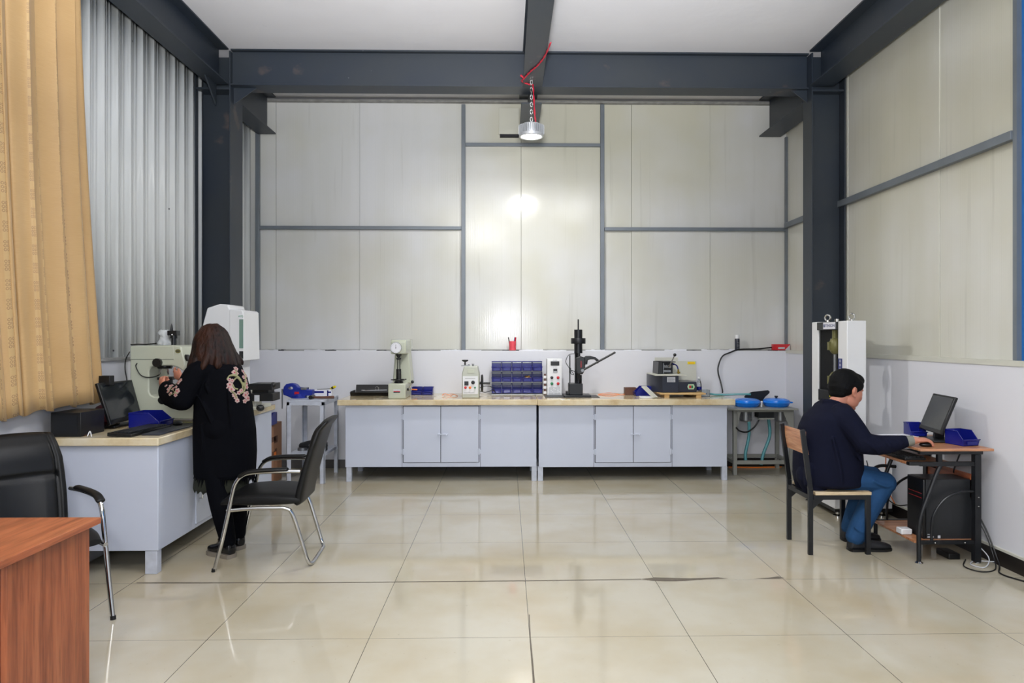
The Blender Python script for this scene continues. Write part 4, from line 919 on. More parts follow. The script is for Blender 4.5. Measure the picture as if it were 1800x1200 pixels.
# ================================================================ curtain
def curtain():
    ys0, ye_top, ye_bot = 2.1, 4.72, 4.92; zt_, zb_ = 3.885, 1.035; nu, nv = 420, 26
    rr = random.Random(11); ph = [rr.uniform(0, 6.28) for _ in range(5)]; vs = []; fs = []; uv = []
    L = 4.6
    for j in range(nv+1):
        v = j/nv; z = zt_+(zb_-zt_)*v; row = []
        for i in range(nu+1):
            u = i/nu; ye_ = ye_top+(ye_bot-ye_top)*v**1.2-.05*math.sin(math.pi*v)*.6
            warp = u+.006*math.sin(9*u*math.pi+ph[0])+.004*math.sin(23*u+ph[1]+v*1.2)
            y = ys0+(ye_-ys0)*warp+.02*v*math.sin(14*u+ph[2])
            a = 2*math.pi*13*(u+.012*math.sin(5*u*math.pi+ph[3])+.006*v*math.sin(11*u+ph[4]))
            amp = .066*(.75+.35*math.sin(7*u+ph[2]))*(1-.25*v)
            x = -2.855+amp*math.sin(a)+.010*math.sin(2.3*a+ph[1])*(.3+v)+.012*v
            y += .018*math.sin(2*a)
            zz = z+(.014*math.sin(a+.4)+.012*math.sin(9*u))*v*v
            row.append((x, y, zz)); uv.append((u*L, z))
        vs += row
    for j in range(nv):
        for i in range(nu):
            a = j*(nu+1)+i; fs.append((a, a+1, a+nu+2, a+nu+1))
    m = mb().add(vs, fs); o = m.build('curtain', 'curtain', ang=None)
    lay = o.data.uv_layers.new(name='uv')
    for lp in o.data.loops: lay.data[lp.index].uv = uv[lp.vertex_index]
    so = o.modifiers.new('thick', 'SOLIDIFY'); so.thickness = .003
    tag(o, 'long gold patterned curtain hanging over the left wall', 'curtain')
curtain()
t = thing('curtain_rail', 'white rail under the left beam carrying the gold curtain', 'rail', (-2.855, 2.0, 3.9))
mb().box(-2.87, -2.84, 2.0, 4.8, 3.89, 3.915).build('rail_bar', 'white', t)

# ================================================================ visitor chairs
def section(w_, d_, bul, n=28, flute=0, seam=0):
    pts = []
    for k in range(n):
        a = 2*math.pi*k/n; c, s_ = math.cos(a), math.sin(a); e = .35
        y = w_*math.copysign(abs(c)**e, c); x = d_*math.copysign(abs(s_)**.8, s_)
        if s_ > 0: x += bul*(1-(y/w_)**2)-seam
        pts.append((x, y))
    return pts
def visitor_chair(label, loc, rz, src=None):
    t = thing('visitor_chair', label, 'chair', (0, 0, 0), 'black visitor chairs')
    for s_ in (-1, 1):
        p = cr([(.31, s_*.27, 0), (.255, s_*.268, .22), (.205, s_*.265, .46), (.178, s_*.265, .56), (.13, s_*.265, .612), (.05, s_*.262, .628), (-.10, s_*.255, .632), (-.225, s_*.246, .628)], 6)
        mb().tube(p, .0125, 12).build('arm_frame', 'chrome', t)
        q = cr([(.15, s_*.268, .607), (.10, s_*.266, .632), (.0, s_*.262, .642), (-.14, s_*.254, .644)], 6)
        m = mb(); m.limb(q, [(.024, .013)]*len(q), sm=1, n=14); m.build('arm_pad', 'leather', t)
        mb().cyl((.312, s_*.27, -.0), (.309, s_*.27, .02), .0145, n=12).build('foot_cap', 'black', t)
    u_ = []
    for s_ in (-1, 1):
        path = [(.235, s_*.262, .385), (.12, s_*.25, .392), (-.06, s_*.238, .392), (-.13, s_*.235, .385), (-.17, s_*.232, .35), (-.225, s_*.226, .18), (-.265, s_*.222, .045), (-.285, s_*.19, .014), (-.29, s_*.10, .0125)]
        u_.append(path)
    mb().tube(cr(u_[0]+[(-.29, 0, .0125)]+u_[1][::-1], 5), .0125, 12).build('sled_frame', 'chrome', t)
    # seat
    m = mb(); R = []
    for i in range(15):
        v = i/14; x = .285-.50*v; e = min(1, math.sin(math.pi*min(max(v, .02), .98))**.35)
        zt2_ = .475+.012*math.sin(v*math.pi)-(.028*(1-min(1, v/.18))**2); zb2 = .396
        R.append([Vector((x, .24*(.9+.1*e)*math.copysign(abs(math.cos(a))**.4, math.cos(a)), (zt2_+zb2)/2+(zt2_-zb2)/2*(.55+.45*e)*math.copysign(abs(math.sin(a))**.6, math.sin(a)))) for a in [2*math.pi*k/24 for k in range(24)]])
    m.rings(R); m.build('seat', 'leather', t)
    # backrest, leaning back with a rolled head
    m = mb(); R = []; N = 44; n = 96
    for i in range(N+1):
        v = i/N; z = .40+.545*v; xc = -.195-.155*v**1.25-(.03*max(0, v-.88)/.12); hw_ = .232*(1-.10*max(0, v-.75)/.25)*(.96+.04*math.sin(math.pi*v)); d_ = .034*(1-.25*v)
        if i in (0, N): hw_ *= .955; d_ *= .45
        ring = []
        for k in range(n):
            a = 2*math.pi*k/n; c, s_ = math.cos(a), math.sin(a); y = hw_*math.copysign(abs(c)**.35, c); dx = d_*math.copysign(abs(s_)**.7, s_)
            if s_ > .15:
                yy = y/hw_
                if v < .56 and abs(yy) < .8: dx -= .013*(1-abs(math.sin(math.pi*yy*2.5)))**3
                dx -= .018*math.exp(-((v-.58)/.022)**2)*(1 if abs(yy) < .82 else 0)
                dx -= .014*math.exp(-((abs(yy)-.82)/.04)**2)
                dx += .016*math.exp(-((v-.80)/.13)**2)*(1-yy*yy)
            ring.append(Vector((xc+dx, y, z+.01*(1-(y/hw_)**2)*v)))
        R.append(ring)
    m.rings(R); m.build('backrest', 'leather', t, ang=60)
    mb().box(-.235, -.215, -.262, -.238, .55, .575).build('tag', 'red', t, label='small red fabric tag')
    t.location = loc; t.rotation_euler = (0, 0, rz); return t
vc = visitor_chair('black leatherette armchair with chrome sled frame behind the standing woman', (-1.575, 4.76, 0), math.pi+.06)
dup(vc, (-2.50, 3.72, 0), math.radians(-40), 'black leatherette armchair with chrome legs behind the red wooden desk')

# ================================================================ red wooden desk in the corner
t = thing('wooden_desk', 'red-brown laminate desk in the near left corner, its end panel facing right', 'desk', (-2.3, 2.6, 0))
DX = -1.665; DY0, DY1 = 2.315, 2.885; DZ = .76
mb().box(-2.955, DX, DY0, DY1, DZ-.025, DZ).build('desktop', 'redwood', t, bevel=.0015)
mb().box(DX-.062, DX-.042, DY0+.09, DY1-.01, .0, DZ-.025).build('end_panel', 'redwood_v', t, bevel=.001)
mb().box(-2.95, DX-.062, DY0+.10, DY0+.118, .0, DZ-.025).build('front_panel', 'redwood_d', t, bevel=.001)
mb().box(-2.6, DX-.063, DY1-.04, DY1-.006, .16, DZ-.06).build('drawer_front', 'redwood_d', t, bevel=.001)

# ================================================================ left bench equipment
def Lp(px, py, X=None, Y=None, z=None): return atx(px, py, X) if X is not None else (at(px, py, Y) if Y is not None else atz(px, py, z))
def slab(m, tl, tr, br, bl, th):     # thick panel from its four front corners
    tl, tr, br, bl = map(Vector, (tl, tr, br, bl)); n = (tr-tl).cross(bl-tl).normalized()*th
    return m.add([tl, tr, br, bl, tl-n, tr-n, br-n, bl-n], [(0, 1, 2, 3), (7, 6, 5, 4), (0, 4, 5, 1), (1, 5, 6, 2), (2, 6, 7, 3), (3, 7, 4, 0)])
def lerp4(tl, tr, br, bl, u, v): a = tl.lerp(tr, u); b_ = bl.lerp(br, u); return a.lerp(b_, v)
def monitor(label, tl, tr, br, bl, foot, zf, stand_tilt=0):
    tl, tr, br, bl = map(Vector, (tl, tr, br, bl)); n = (tr-tl).cross(bl-tl).normalized()      # n points to the back
    t = thing('computer_monitor', label, 'monitor', (foot[0], foot[1], zf))
    slab(mb(), tl, tr, br, bl, -.022).build('casing', 'black', t, bevel=.004)
    a, b_, c, d = [lerp4(tl, tr, br, bl, u, v)-n*.0012 for u, v in ((.045, .05), (.955, .05), (.955, .90), (.045, .90))]
    slab(mb(), a, b_, c, d, -.001).build('screen', 'screen', t)
    mid = lerp4(tl, tr, br, bl, .5, .6)+n*.022
    slab(mb(), *[lerp4(tl, tr, br, bl, u, v)+n*.022 for u, v in ((.3, .3), (.7, .3), (.7, .8), (.3, .8))], -.03).build('rear_housing', 'black', t, bevel=.004)
    m = mb(); m.bar(mid+n*.02, Vector((foot[0], foot[1], zf+.015)), .07, .022, (tr-tl)); m.build('stand_neck', 'black', t, bevel=.003)
    e = Vector((tr.x-tl.x, tr.y-tl.y, 0)).normalized(); R = Matrix((e, UP.cross(e), UP)).transposed()
    mb().obox((foot[0], foot[1], zf+.009), (.24, .17, .016), R).build('stand_foot', 'black', t, bevel=.006)
    return t, n
tl = atx(171, 673, -2.80); tr = atx(232, 667, -2.80); br = atx(249.5, 731, -2.715); bl = atx(195, 747, -2.715)
tl = at(171, 673, 4.82); tr = at(232, 667, 5.20); br = at(249.5, 731, 5.17); bl = at(195, 747, 4.80)
mt, nn = monitor('black computer monitor on the left bench, screen dark, turned to the chair', tl, tr, br, bl, ((bl.x+br.x)/2-.09, (bl.y+br.y)/2, 0), LZ)
p = lerp4(tl, tr, br, bl, .78, .955)-nn*.004
m = mb(); m.tube([p, p+Vector((.012, .012, 0))], .005, 6); m.build('power_button', 'chrome', mt)
wb = lerp4(tl, tr, br, bl, .22, 0)
t = thing('webcam', 'small black box standing behind the top edge of the left monitor', 'webcam', tuple(wb))
mb().box(wb.x-.05, wb.x+.035, wb.y-.01, wb.y+.05, wb.z-.02, wb.z+.045).build('camera_body', 'black', t, bevel=.003)
# black box under the curtain
a = at(89, 768, 4.46); c = at(142, 768, 4.46)
t = thing('black_speaker_box', 'black box on the near end of the left bench, under the curtain hem', 'box', ((a.x+c.x)/2, 4.5, LZ))
mb().box(max(a.x, XL+.02), c.x, 4.46, 4.72, LZ, LZ+.155).build('cabinet', 'black', t, bevel=.003)
mb().box(max(a.x, XL+.02)+.02, c.x-.02, 4.4575, 4.4605, LZ+.02, LZ+.14).build('front_grille', 'blackmetal', t)
p = at(177, 733, 4.95)
t = thing('rounded_case', 'dark red rounded case standing behind the left monitor', 'case', (p.x, 4.95, LZ))
mb().limb([(p.x-.05, 4.98, LZ+.05), (p.x+.02, 4.96, LZ+.09), (p.x+.05, 4.96, LZ+.07)], [(.05, .05), (.06, .075), (.03, .05)]).build('case_shell', mat('dark_maroon', '#4a1c22', .5), t)
p = at(160, 755, 4.62)
t = thing('tilted_folder', 'dark brown folder lying tilted against the black box', 'folder', (p.x, 4.6, LZ))
slab(mb(), at(172, 744, 4.8), at(182, 753, 4.75), Vector((at(150, 769, 4.5).x, 4.50, LZ+.006)), Vector((at(143, 769, 4.5).x, 4.47, LZ+.006)), -.01).build('cover', 'brown', t)
w_ = [Vector((at(152, 770, 4.46).x, 4.47, LZ+.004)), Vector((at(158, 766, 4.5).x, 4.50, LZ+.03)), Vector((at(161, 770, 4.46).x, 4.46, LZ+.004))]
tag(mb().tube(cr(w_), .0035, 6).build('white_cable', 'white'), 'short white cable end on the near edge of the left bench', 'cable')
# keyboard
t = thing('computer_keyboard', 'black keyboard on the left bench in front of the monitor', 'keyboard', (-2.42, 4.65, LZ))
ka = math.radians(86); R = Matrix.Rotation(ka, 3, 'Z'); kc = Vector((-2.435, 4.66, LZ+.014))
mb().obox(kc, (.44, .16, .022), R @ Matrix.Rotation(math.radians(3), 3, 'X')).build('case', 'black', t, bevel=.004)
m = mb()
for r_ in range(5):
    for c_ in range(15): m.obox(kc+R @ Vector((-.195+c_*.0278, -.055+r_*.026, .0135)), (.022, .021, .008), R)
m.build('keys', 'darkgrey', t)
t = thing('tablet', 'thin dark grey tablet lying near the edge of the left bench', 'tablet', (-2.28, 4.66, LZ))
mb().obox((-2.285, 4.72, LZ+.006), (.12, .42, .010), Matrix.Rotation(-.02, 3, 'Z')).build('slab', 'slate', t, bevel=.003)
t = thing('mouse_pad', 'black mouse pad by the edge of the left bench beside the woman', 'mouse pad', (-2.33, 5.0, LZ))
mb().obox((-2.33, 5.06, LZ+.003), (.2, .22, .004), Matrix.Rotation(.1, 3, 'Z')).build('pad', 'black', t)
t = thing('computer_mouse', 'black mouse on the black pad on the left bench', 'mouse', (-2.36, 5.02, LZ+.005))
mb().ball((-2.36, 5.03, LZ+.016), (.03, .05, .018)).build('shell', 'black', t)
t = thing('booklet', 'olive and white booklet lying under the front of the microscope tester', 'booklet', (-2.4, 5.16, LZ))
mb().obox((-2.42, 5.16, LZ+.004), (.22, .05, .006), Matrix.Rotation(0, 3, 'Z')).build('pages', 'khaki', t)
# loose lead behind monitor
pts = [at(228, 618, 5.45), at(221, 632, 5.42), at(220, 650, 5.42), at(223, 668, 5.42), at(224, 700, 5.4), Vector((at(224, 735, 5.4).x, 5.4, LZ+.01))]
tag(mb().tube(cr(pts), .004, 6).build('power_lead', 'black'), 'thin black lead hanging down behind the left monitor', 'cable')

# microscope hardness tester -------------------------------------------------
YM = 5.24; YM2 = 5.56
def G(px, py, Y=YM): p = at(px, py, Y); return (p.x, p.z)
ox = G(290, 740)[0]
t = thing('microscope_hardness_tester', 'large cream microscope hardness tester with black turret on the left bench', 'hardness tester', (ox, YM, LZ))
zb_ = LZ+.02
outl = [G(228.5, 737), G(228.5, 608), G(304, 606.5), G(318, 609), G(326, 640), G(322, 652), G(312, 645), G(300, 642.5), G(271, 643), G(265, 645.5), G(262, 651), G(262, 688), G(264.5, 694), G(270, 697), G(291, 697), G(298, 703), G(314, 706), G(330, 701), G(343, 713), G(343, 737)]
outl = [(x, max(z, zb_)) for x, z in outl]
body = mb().prism(outl, 'xz', YM, YM2).build('body', 'cream', t, bevel=.010, seg=3)
g0, g1 = G(229, 631.5, YM-.001), G(306, 631.5, YM-.001); mb().box(g0[0], g1[0], YM-.0012, YM+.002, g0[1]-.0015, g0[1]+.0015).build('lid_seam', 'gap', body)
mb().bar((G(304, 607)[0], YM-.0005, G(0, 607)[1]), (G(306, 632)[0], YM-.0005, G(0, 632)[1]), .003, .003, (0, 1, 0)).build('head_seam', 'offwhite', body)
lg = G(313, 617, YM); m = mb().lathe([(.0, 0), (.020, 0), (.020, -.003), (0, -.003)], (lg[0], YM, lg[1]), (0, 1, 0), 24); m.v = [Vector((v.x, v.y, lg[1]+(v.z-lg[1])*.75)) for v in m.v]; bdg = m.build('oval_badge', 'khaki', t)
mb().box(lg[0]-.012, lg[0]+.012, YM-.0045, YM-.0028, lg[1]-.003, lg[1]+.003).build('badge_mark', 'gap', bdg)
for fx in (234, 338): f = G(fx, 739); mb().cyl((f[0], YM+.05, LZ), (f[0], YM+.05, zb_), .018).cyl((f[0], YM2-.05, LZ), (f[0], YM2-.05, zb_), .018).build('rubber_foot', 'black', t)
e0, e1 = G(312, 631, YM+.06), G(334, 629, YM+.06)
mb().tube([(e0[0], YM+.06, e0[1]), (e0[0]+.03, YM+.05, e0[1]), (e1[0]-.03, YM+.04, e1[1]), (e1[0], YM+.04, e1[1]+.002)], [.018, .026, .028, .024], 20).build('eyepiece', 'black', t)
tz = G(0, 641, YM+.1)[1]; tx_ = G(290, 650, YM+.1)[0]
m = mb(); m.lathe([(.045, 0), (.05, -.01), (.05, -.03), (.03, -.04)], (tx_, YM+.1, tz+.012)); m.cyl((tx_-.05, YM+.1, tz-.012), (tx_+.05, YM+.1, tz-.012), .018)
m.cyl((tx_, YM+.02, tz+.02), (tx_, YM-.03, tz+.02), .030, .032); m.build('turret', 'black', t)
m = mb(); m.cyl((tx_-.03, YM+.09, tz-.03), (tx_-.034, YM+.09, tz-.07), .013, .008); m.cyl((tx_+.025, YM+.09, tz-.03), (tx_+.03, YM+.09, tz-.075), .013, .007); m.build('objective', 'chrome', t)
zt3 = G(0, 697)[1]; m = mb(); m.lathe([(.034, 0), (.034, .06), (.028, .07), (.028, .125)], (tx_+.02, YM+.12, zt3-.002)); m.box(tx_-.04, tx_+.075, YM+.06, YM+.18, zt3+.12, zt3+.14); m.build('elevating_stage', 'blackmetal', t, bevel=.003)
m = mb(); m.cyl((tx_+.03, YM+.1, zt3-.0), (tx_+.03, YM-.01, zt3-.03), .03); m.build('focus_knob', 'black', t)
pts = [G(242, 638, YM-.004), G(239, 644, YM-.012), G(246, 658, YM-.014), G(258, 663, YM-.01), G(272, 662, YM-.005), G(282, 658, YM)]
mb().tube(cr([(x, YM-.012, z) for x, z in pts]), .004, 8).build('lamp_cable', 'black', t)
kp = G(335, 709); mb().prism([(G(316, 705)[0], G(0, 705)[1]+.001), (G(331, 699.5)[0], G(0, 699)[1]+.004), (G(343, 710)[0], G(0, 711)[1]+.006), (G(343, 712)[0], G(0, 713.5)[1])], 'xz', YM+.02, YM2-.03).build('control_pad', 'darkgrey', t, bevel=.002)
lp = G(324, 703, YM); mb().box(lp[0]-.015, lp[0]+.015, YM+.012, YM+.10, lp[1]+.0105, lp[1]+.012).build('display_strip', mat('lit_violet_display', '#5a3fd0', .3, es=1.5, emit='#6a4cff'), t)
# camera tube on top, plastic bag, flat lead
cz = G(0, 607)[1]; cxp = G(305.5, 600, YM+.15)[0]
t = thing('camera_tube', 'small black camera on a short tube on top of the microscope tester', 'camera', (cxp, YM+.15, cz))
mb().cyl((cxp, YM+.15, cz), (cxp, YM+.15, cz+.055), .018).build('tube', 'blackmetal', t)
mb().box(cxp-.036, cxp+.036, YM+.12, YM+.18, cz+.075, cz+.112).cyl((cxp, YM+.15, cz+.052), (cxp, YM+.15, cz+.08), .026).build('camera_body', 'black', t, bevel=.003)
mb().lathe([(.010, 0), (.010, .01), (.006, .04), (.001, .055)], (cxp-.016, YM+.15, cz+.112)).build('connector', 'blackmetal', t)
mb().ball((cxp+.003, YM+.118, cz+.08), .007, 8).build('thumb_screw', 'chrome', t)
bc = Vector((G(288, 598, YM+.15)[0], YM+.16, cz)); rr = random.Random(9); R = []
for i in range(12):
    v = i/11; r0 = [.05, .05, .047, .043, .036, .03, .028, .033, .04, .045, .042, .03][i]
    R.append([bc+Vector((math.cos(2*math.pi*k/22)*r0*(1+rr.uniform(-.18, .18)), math.sin(2*math.pi*k/22)*r0*(1+rr.uniform(-.18, .18)), .001+v*.115+rr.uniform(0, .004))) for k in range(22)])
tag(mb().rings(R, False).build('plastic_bag', mat('thin_plastic', '#e4e8ea', .15, 0, 0, alpha=.42), ang=None), 'crumpled clear plastic bag on top of the microscope tester', 'plastic bag')
mz = Vector((G(248, 607, YM+.16)[0], YM+.16, cz)); tag(mb().tube(cr([mz+Vector((-.08, 0, .004)), mz+Vector((-.03, .02, .008)), mz+Vector((.04, 0, .006)), mz+Vector((.1, .02, .012)), mz+Vector((.14, .01, .022))]), [.004]*24+[.003], 6).build('flat_lead', 'black') if False else mb().tube([mz+Vector((-.08, 0, .004)), mz+Vector((-.03, .02, .007)), mz+Vector((.04, 0, .006)), mz+Vector((.1, .02, .012)), mz+Vector((.13, .01, .02))], .005, 6).build('flat_lead', 'black'), 'black lead lying on top of the microscope tester', 'cable')

# profile projector at the far end ------------------------------------------
YJ = 6.02
def J(px, py, Y=YJ): p = at(px, py, Y); return (p.x, p.z)
t = thing('profile_projector', 'tall white optical projector with sloping hood at the far end of the left bench', 'projector', (J(390, 700)[0], YJ, LZ))
hood = [J(337, 640), J(348, 600), J(364, 541), J(386, 534), J(401, 535), J(404, 543.5), J(413, 544), J(413, 700), J(337, 700)]
mb().prism(hood, 'xz', YJ, YJ+.36).build('hood', 'white', t, bevel=.012, seg=3)
m = mb(); a = J(405, 543.5); c = J(428, 640)
m.prism([J(404, 543.5), J(425, 544.5), J(428, 548), J(430, 634), J(404, 634)], 'xz', YJ-.01, YJ+.37); fr = m.build('screen_frame', 'white', t, bevel=.006)
s0, s1 = J(420.5, 561, YJ-.012), J(427.5, 612, YJ-.012); mb().box(s0[0], s1[0], YJ-.013, YJ-.009, s1[1], s0[1]).build('ground_glass', mat('grey_green_glass', '#6f8a80', .2), fr)
s0, s1 = J(420.5, 617, YJ-.012), J(427.5, 630, YJ-.012); mb().box(s0[0], s1[0], YJ-.013, YJ-.009, s1[1], s0[1]).build('readout', 'darkgrey', fr)
s0, s1 = J(419.5, 552.5, YJ-.012), J(427, 559.5, YJ-.012); bp = mb().box(s0[0], s1[0], YJ-.013, YJ-.009, s1[1], s0[1]).build('logo_plate', 'paper', fr)
text('AMS', .028, ((s0[0]+s1[0])/2, YJ-.0135, (s0[1]+s1[1])/2), FRONT, 'green', bp, wscale=.8)
mb().box(J(345, 700)[0], J(427, 700)[0], YJ+.02, YJ+.34, LZ+.03, J(0, 690)[1]).build('lower_body', 'offwhite', t, bevel=.008)
mb().box(J(345, 700)[0], J(452, 700)[0], YJ+.0, YJ+.36, LZ+.004, LZ+.035).build('base', 'offwhite', t, bevel=.006)
m = mb(); m.box(J(438, 676)[0], J(478, 676)[0], YJ-.0, YJ+.22, J(0, 686)[1], J(0, 675)[1]); m.build('stage_top', 'blackmetal', t, bevel=.003)
m = mb(); m.box(J(440, 690)[0], J(469, 690)[0], YJ+.04, YJ+.2, J(0, 694)[1], J(0, 686)[1]); m.box(J(438, 690)[0], J(479, 690)[0], YJ+.01, YJ+.2, J(0, 706)[1], J(0, 692)[1]); m.build('stage_slide', 'blackmetal', t, bevel=.003)
k0 = J(478, 677, YJ+.06); mb().tube([(k0[0]-.04, YJ+.06, k0[1]-.01), (k0[0]+.01, YJ+.05, k0[1]+.004)], .014).ball((k0[0]+.014, YJ+.05, k0[1]+.004), .024, 14).build('stage_knob', 'black', t)
k0 = J(459, 716.5, YJ+.0); mb().ball((k0[0], YJ-.02, k0[1]), (.035, .03, .028), 14).build('focus_knob', 'black', t)
lb = J(451, 700); mb().box(lb[0]-.022, lb[0]+.022, YJ+.007, YJ+.011, lb[1]-.028, lb[1]+.028).build('rating_plate', 'label', t)
mb().box(J(426, 710)[0], J(446, 710)[0], YJ+.05, YJ+.2, LZ+.035, J(0, 706)[1]).build('stage_column', 'offwhite', t, bevel=.004)

# ================================================================ right side: testing machine
XF = 2.82
t = thing('tensile_testing_machine', 'tall white and black tensile testing machine by the right wall behind the man', 'testing machine', (3.0, 6.1, 0))
zt4 = 1.635
yN0, yN1 = atx(1489, 600, XF).y, atx(1473, 600, XF).y; yF0, yF1 = atx(1438, 600, XF).y, atx(1427, 600, XF).y
xs = at(1523, 700, yN0).x
mb().box(XF, xs, yN0, yN1, .55, zt4).build('near_column', 'white', t, bevel=.006, label='near white column')
mb().box(XF, 3.04, yF0, min(yF1, 6.58), .55, zt4).build('far_column', 'white', t, bevel=.006)
mb().box(XF+.012, 3.04, yF0-.022, yF0-.001, .55, zt4-.03).build('far_bellows', 'black', t); mb().box(XF+.03, xs-.01, yN1+.001, yN1+.02, .55, zt4-.03).build('near_bellows', 'black', t)
mb().box(XF-.012, xs, yN1-.0, yF0+.0, zt4-.075, zt4-.004).build('top_beam', 'darkgrey', t, bevel=.004)
y0_, y1_ = atx(1467, 572, XF-.02).y, atx(1446.5, 572, XF-.02).y
pl = mb().box(XF-.018, XF-.013, y0_, y1_, zt4-.066, zt4-.008).build('name_plate', 'paper', t)
text('TENSON', .036, (XF-.0185, (y0_+y1_)/2-.02, zt4-.038), (math.pi/2, 0, -math.pi/2), 'navylabel', pl, wscale=1.25)
mb().torus((XF-.0185, y1_-.022, zt4-.037), .011, .003, (1, 0, 0), 20, 6).build('logo_ring', 'navylabel', pl)
for px_, Y_ in ((1455, None), (1489, None)):
    yy = atx(px_, 560, XF+.03).y if px_ == 1455 else yN0+.09
    xx = XF+.03 if px_ == 1455 else XF+.085
    m = mb(); m.torus((xx, yy, zt4+.034), .026, .008, (1, .6, 0), 26); m.cyl((xx, yy, zt4-.01), (xx, yy, zt4+.012), .014); m.build('lifting_eye', 'chrome', t)
yy = atx(1471, 563, XF+.05).y; mb().cyl((XF+.05, yy, zt4-.01), (XF+.05, yy, zt4+.02), .018).build('cap_nut', 'chrome', t)
yg = atx(1465.5, 610, XF+.02).y
def grip(zc, flip):
    m = mb(); m.ball((XF+.03, yg, zc), (.05, .055, .075), 18); m.cyl((XF+.03, yg, zc+flip*.05), (XF+.03, yg, zc+flip*.14), .022); m.box(XF-.03, XF+.0, yg-.015, yg+.015, zc-.035, zc+.035)
    return m.build('wedge_grip', 'khaki', t)
grip(atx(1466, 608, XF).z, 1); grip(atx(1466, 668, XF).z, -1)
mb().cyl((XF+.03, yg, atx(1466, 668, XF).z), (XF+.03, yg, atx(1466, 608, XF).z), .012).build('specimen', 'dullsteel', t)
yy = (yN1+yg)/2-.01
mb().cyl((XF+.05, yN1+.03, .6), (XF+.05, yN1+.03, zt4-.06), .014).build('guide_rod', 'chrome', t)
for zc in (atx(1450, 596, XF).z, atx(1450, 675, XF).z):
    m = mb(); [m.ball((XF+.055, y_, zc), .009, 8) for y_ in (atx(1445, 600, XF+.05).y, atx(1460, 600, XF+.05).y)]; m.build('bolt_heads', 'chrome', t)
zc = atx(1450, 685, XF).z; mb().box(XF-.0, XF+.09, yN1+.0, yF0-.0, zc-.10, zc+.0).build('moving_crosshead', 'blackmetal', t, bevel=.004)
a = atx(1461, 694, XF-.002); mb().prism([(a.y+.03, a.z-.02), (a.y-.03, a.z), (a.y+.03, a.z+.025)], 'yz', XF-.003, XF-.0005).build('warning_mark', 'yellow', t)
y0_, y1_ = atx(1480.5, 640, XF).y, atx(1474, 640, XF).y; z0_ = atx(1478, 668, XF).z; z1_ = atx(1478, 630, XF).z
sp = mb().box(XF-.003, XF+.0, y0_, y1_, z0_, z1_).build('navy_label_strip', 'navylabel', t)
m = mb()
for i in range(6): zc = z1_-.022-i*.034; yc_ = (y0_+y1_)/2; m.box(XF-.0042, XF-.0028, yc_-.014, yc_+.014, zc-.002, zc+.002); m.box(XF-.0042, XF-.0028, yc_-.003, yc_+.003, zc-.012, zc+.012); m.box(XF-.0042, XF-.0028, yc_-.012, yc_+.012, zc+.007, zc+.010)
m.build('characters', 'paper', sp)
mb().box(XF-.10, 3.20, yN0+.0, min(yF1, 6.58), .075, .55).build('base_cabinet', 'white', t, bevel=.006)
mb().box(XF-.10, 3.20, yN0, min(yF1, 6.58), .05, .075).build('base_plate', 'black', t)
for y_ in (yN0+.06, min(yF1, 6.58)-.06):
    for x_ in (XF-.05, 3.14): mb().lathe([(.035, 0), (.035, .012), (.015, .02), (.015, .05)], (x_, y_, 0)).build('levelling_foot', 'chrome', t)

# ================================================================ grinding table
t = thing('grinding_table', 'grey steel polishing table with two motors and a lower frame', 'table', (3.0, 7.6, 0))
gz = at(1340, 718, 7.42).z; gx0, gx1 = at(1279, 718, 7.42).x, at(1397, 718, 7.42).x
mb().box(gx0, gx1+.04, 7.42, 7.96, gz-.018, gz).build('table_top', 'greytable', t, bevel=.003)
lx = [at(1291.5, 800, 7.5).x, at(1391, 800, 7.5).x]
for x_ in lx:
    for y_ in (7.48, 7.88): mb().box(x_-.02, x_+.02, y_, y_+.04, 0, gz-.019).build('leg', 'greytable', t, bevel=.002)
zr_ = at(1340, 812, 7.5).z
m = mb(); m.box(lx[0]+.02, lx[1]-.02, 7.48, 7.51, zr_-.02, zr_+.02); m.box(lx[0]+.02, lx[1]-.02, 7.89, 7.92, zr_-.02, zr_+.02); m.box(lx[0]-.015, lx[0]+.015, 7.52, 7.88, zr_-.02, zr_+.02); m.box(lx[1]-.015, lx[1]+.015, 7.52, 7.88, zr_-.02, zr_+.02); m.build('lower_frame', 'greytable', t, bevel=.002)
m = mb(); m.box(lx[0]+.02, lx[1]-.02, 7.47, 7.485, gz-.042, gz-.019); m.prism([(lx[0]+.02, gz-.042), (lx[0]+.055, gz-.042), (lx[0]+.02, gz-.20)], 'xz', 7.47, 7.485); m.prism([(lx[1]-.02, gz-.042), (lx[1]-.10, gz-.042), (lx[1]-.02, gz-.24)], 'xz', 7.47, 7.485); m.build('apron', 'greytable', t)
for px_ in (1311, 1372):
    p = at(px_, 735, 7.66); m = mb(); m.cyl((p.x, 7.66, gz-.02), (p.x, 7.66, gz-.15), .066)
    for i in range(16): a_ = 2*math.pi*i/16; d = Vector((math.cos(a_), math.sin(a_), 0)); m.bar(Vector((p.x, 7.66, gz-.02))+d*.069, Vector((p.x, 7.66, gz-.14))+d*.069, .003, .01, d)
    m.lathe([(.066, 0), (.06, -.012), (.02, -.02)], (p.x, 7.66, gz-.15)); m.build('motor', 'dullsteel', t)
a, c = at(1333, 722, 7.5), at(1360, 734, 7.5); eb = mb().box(a.x, c.x, 7.49, 7.62, c.z-.0, gz-.019).build('control_housing', 'darkgrey', t, bevel=.003)
mb().box(a.x-.0, c.x, 7.47, 7.52, c.z-.015, c.z-.0).build('control_bracket', 'greytable', t)
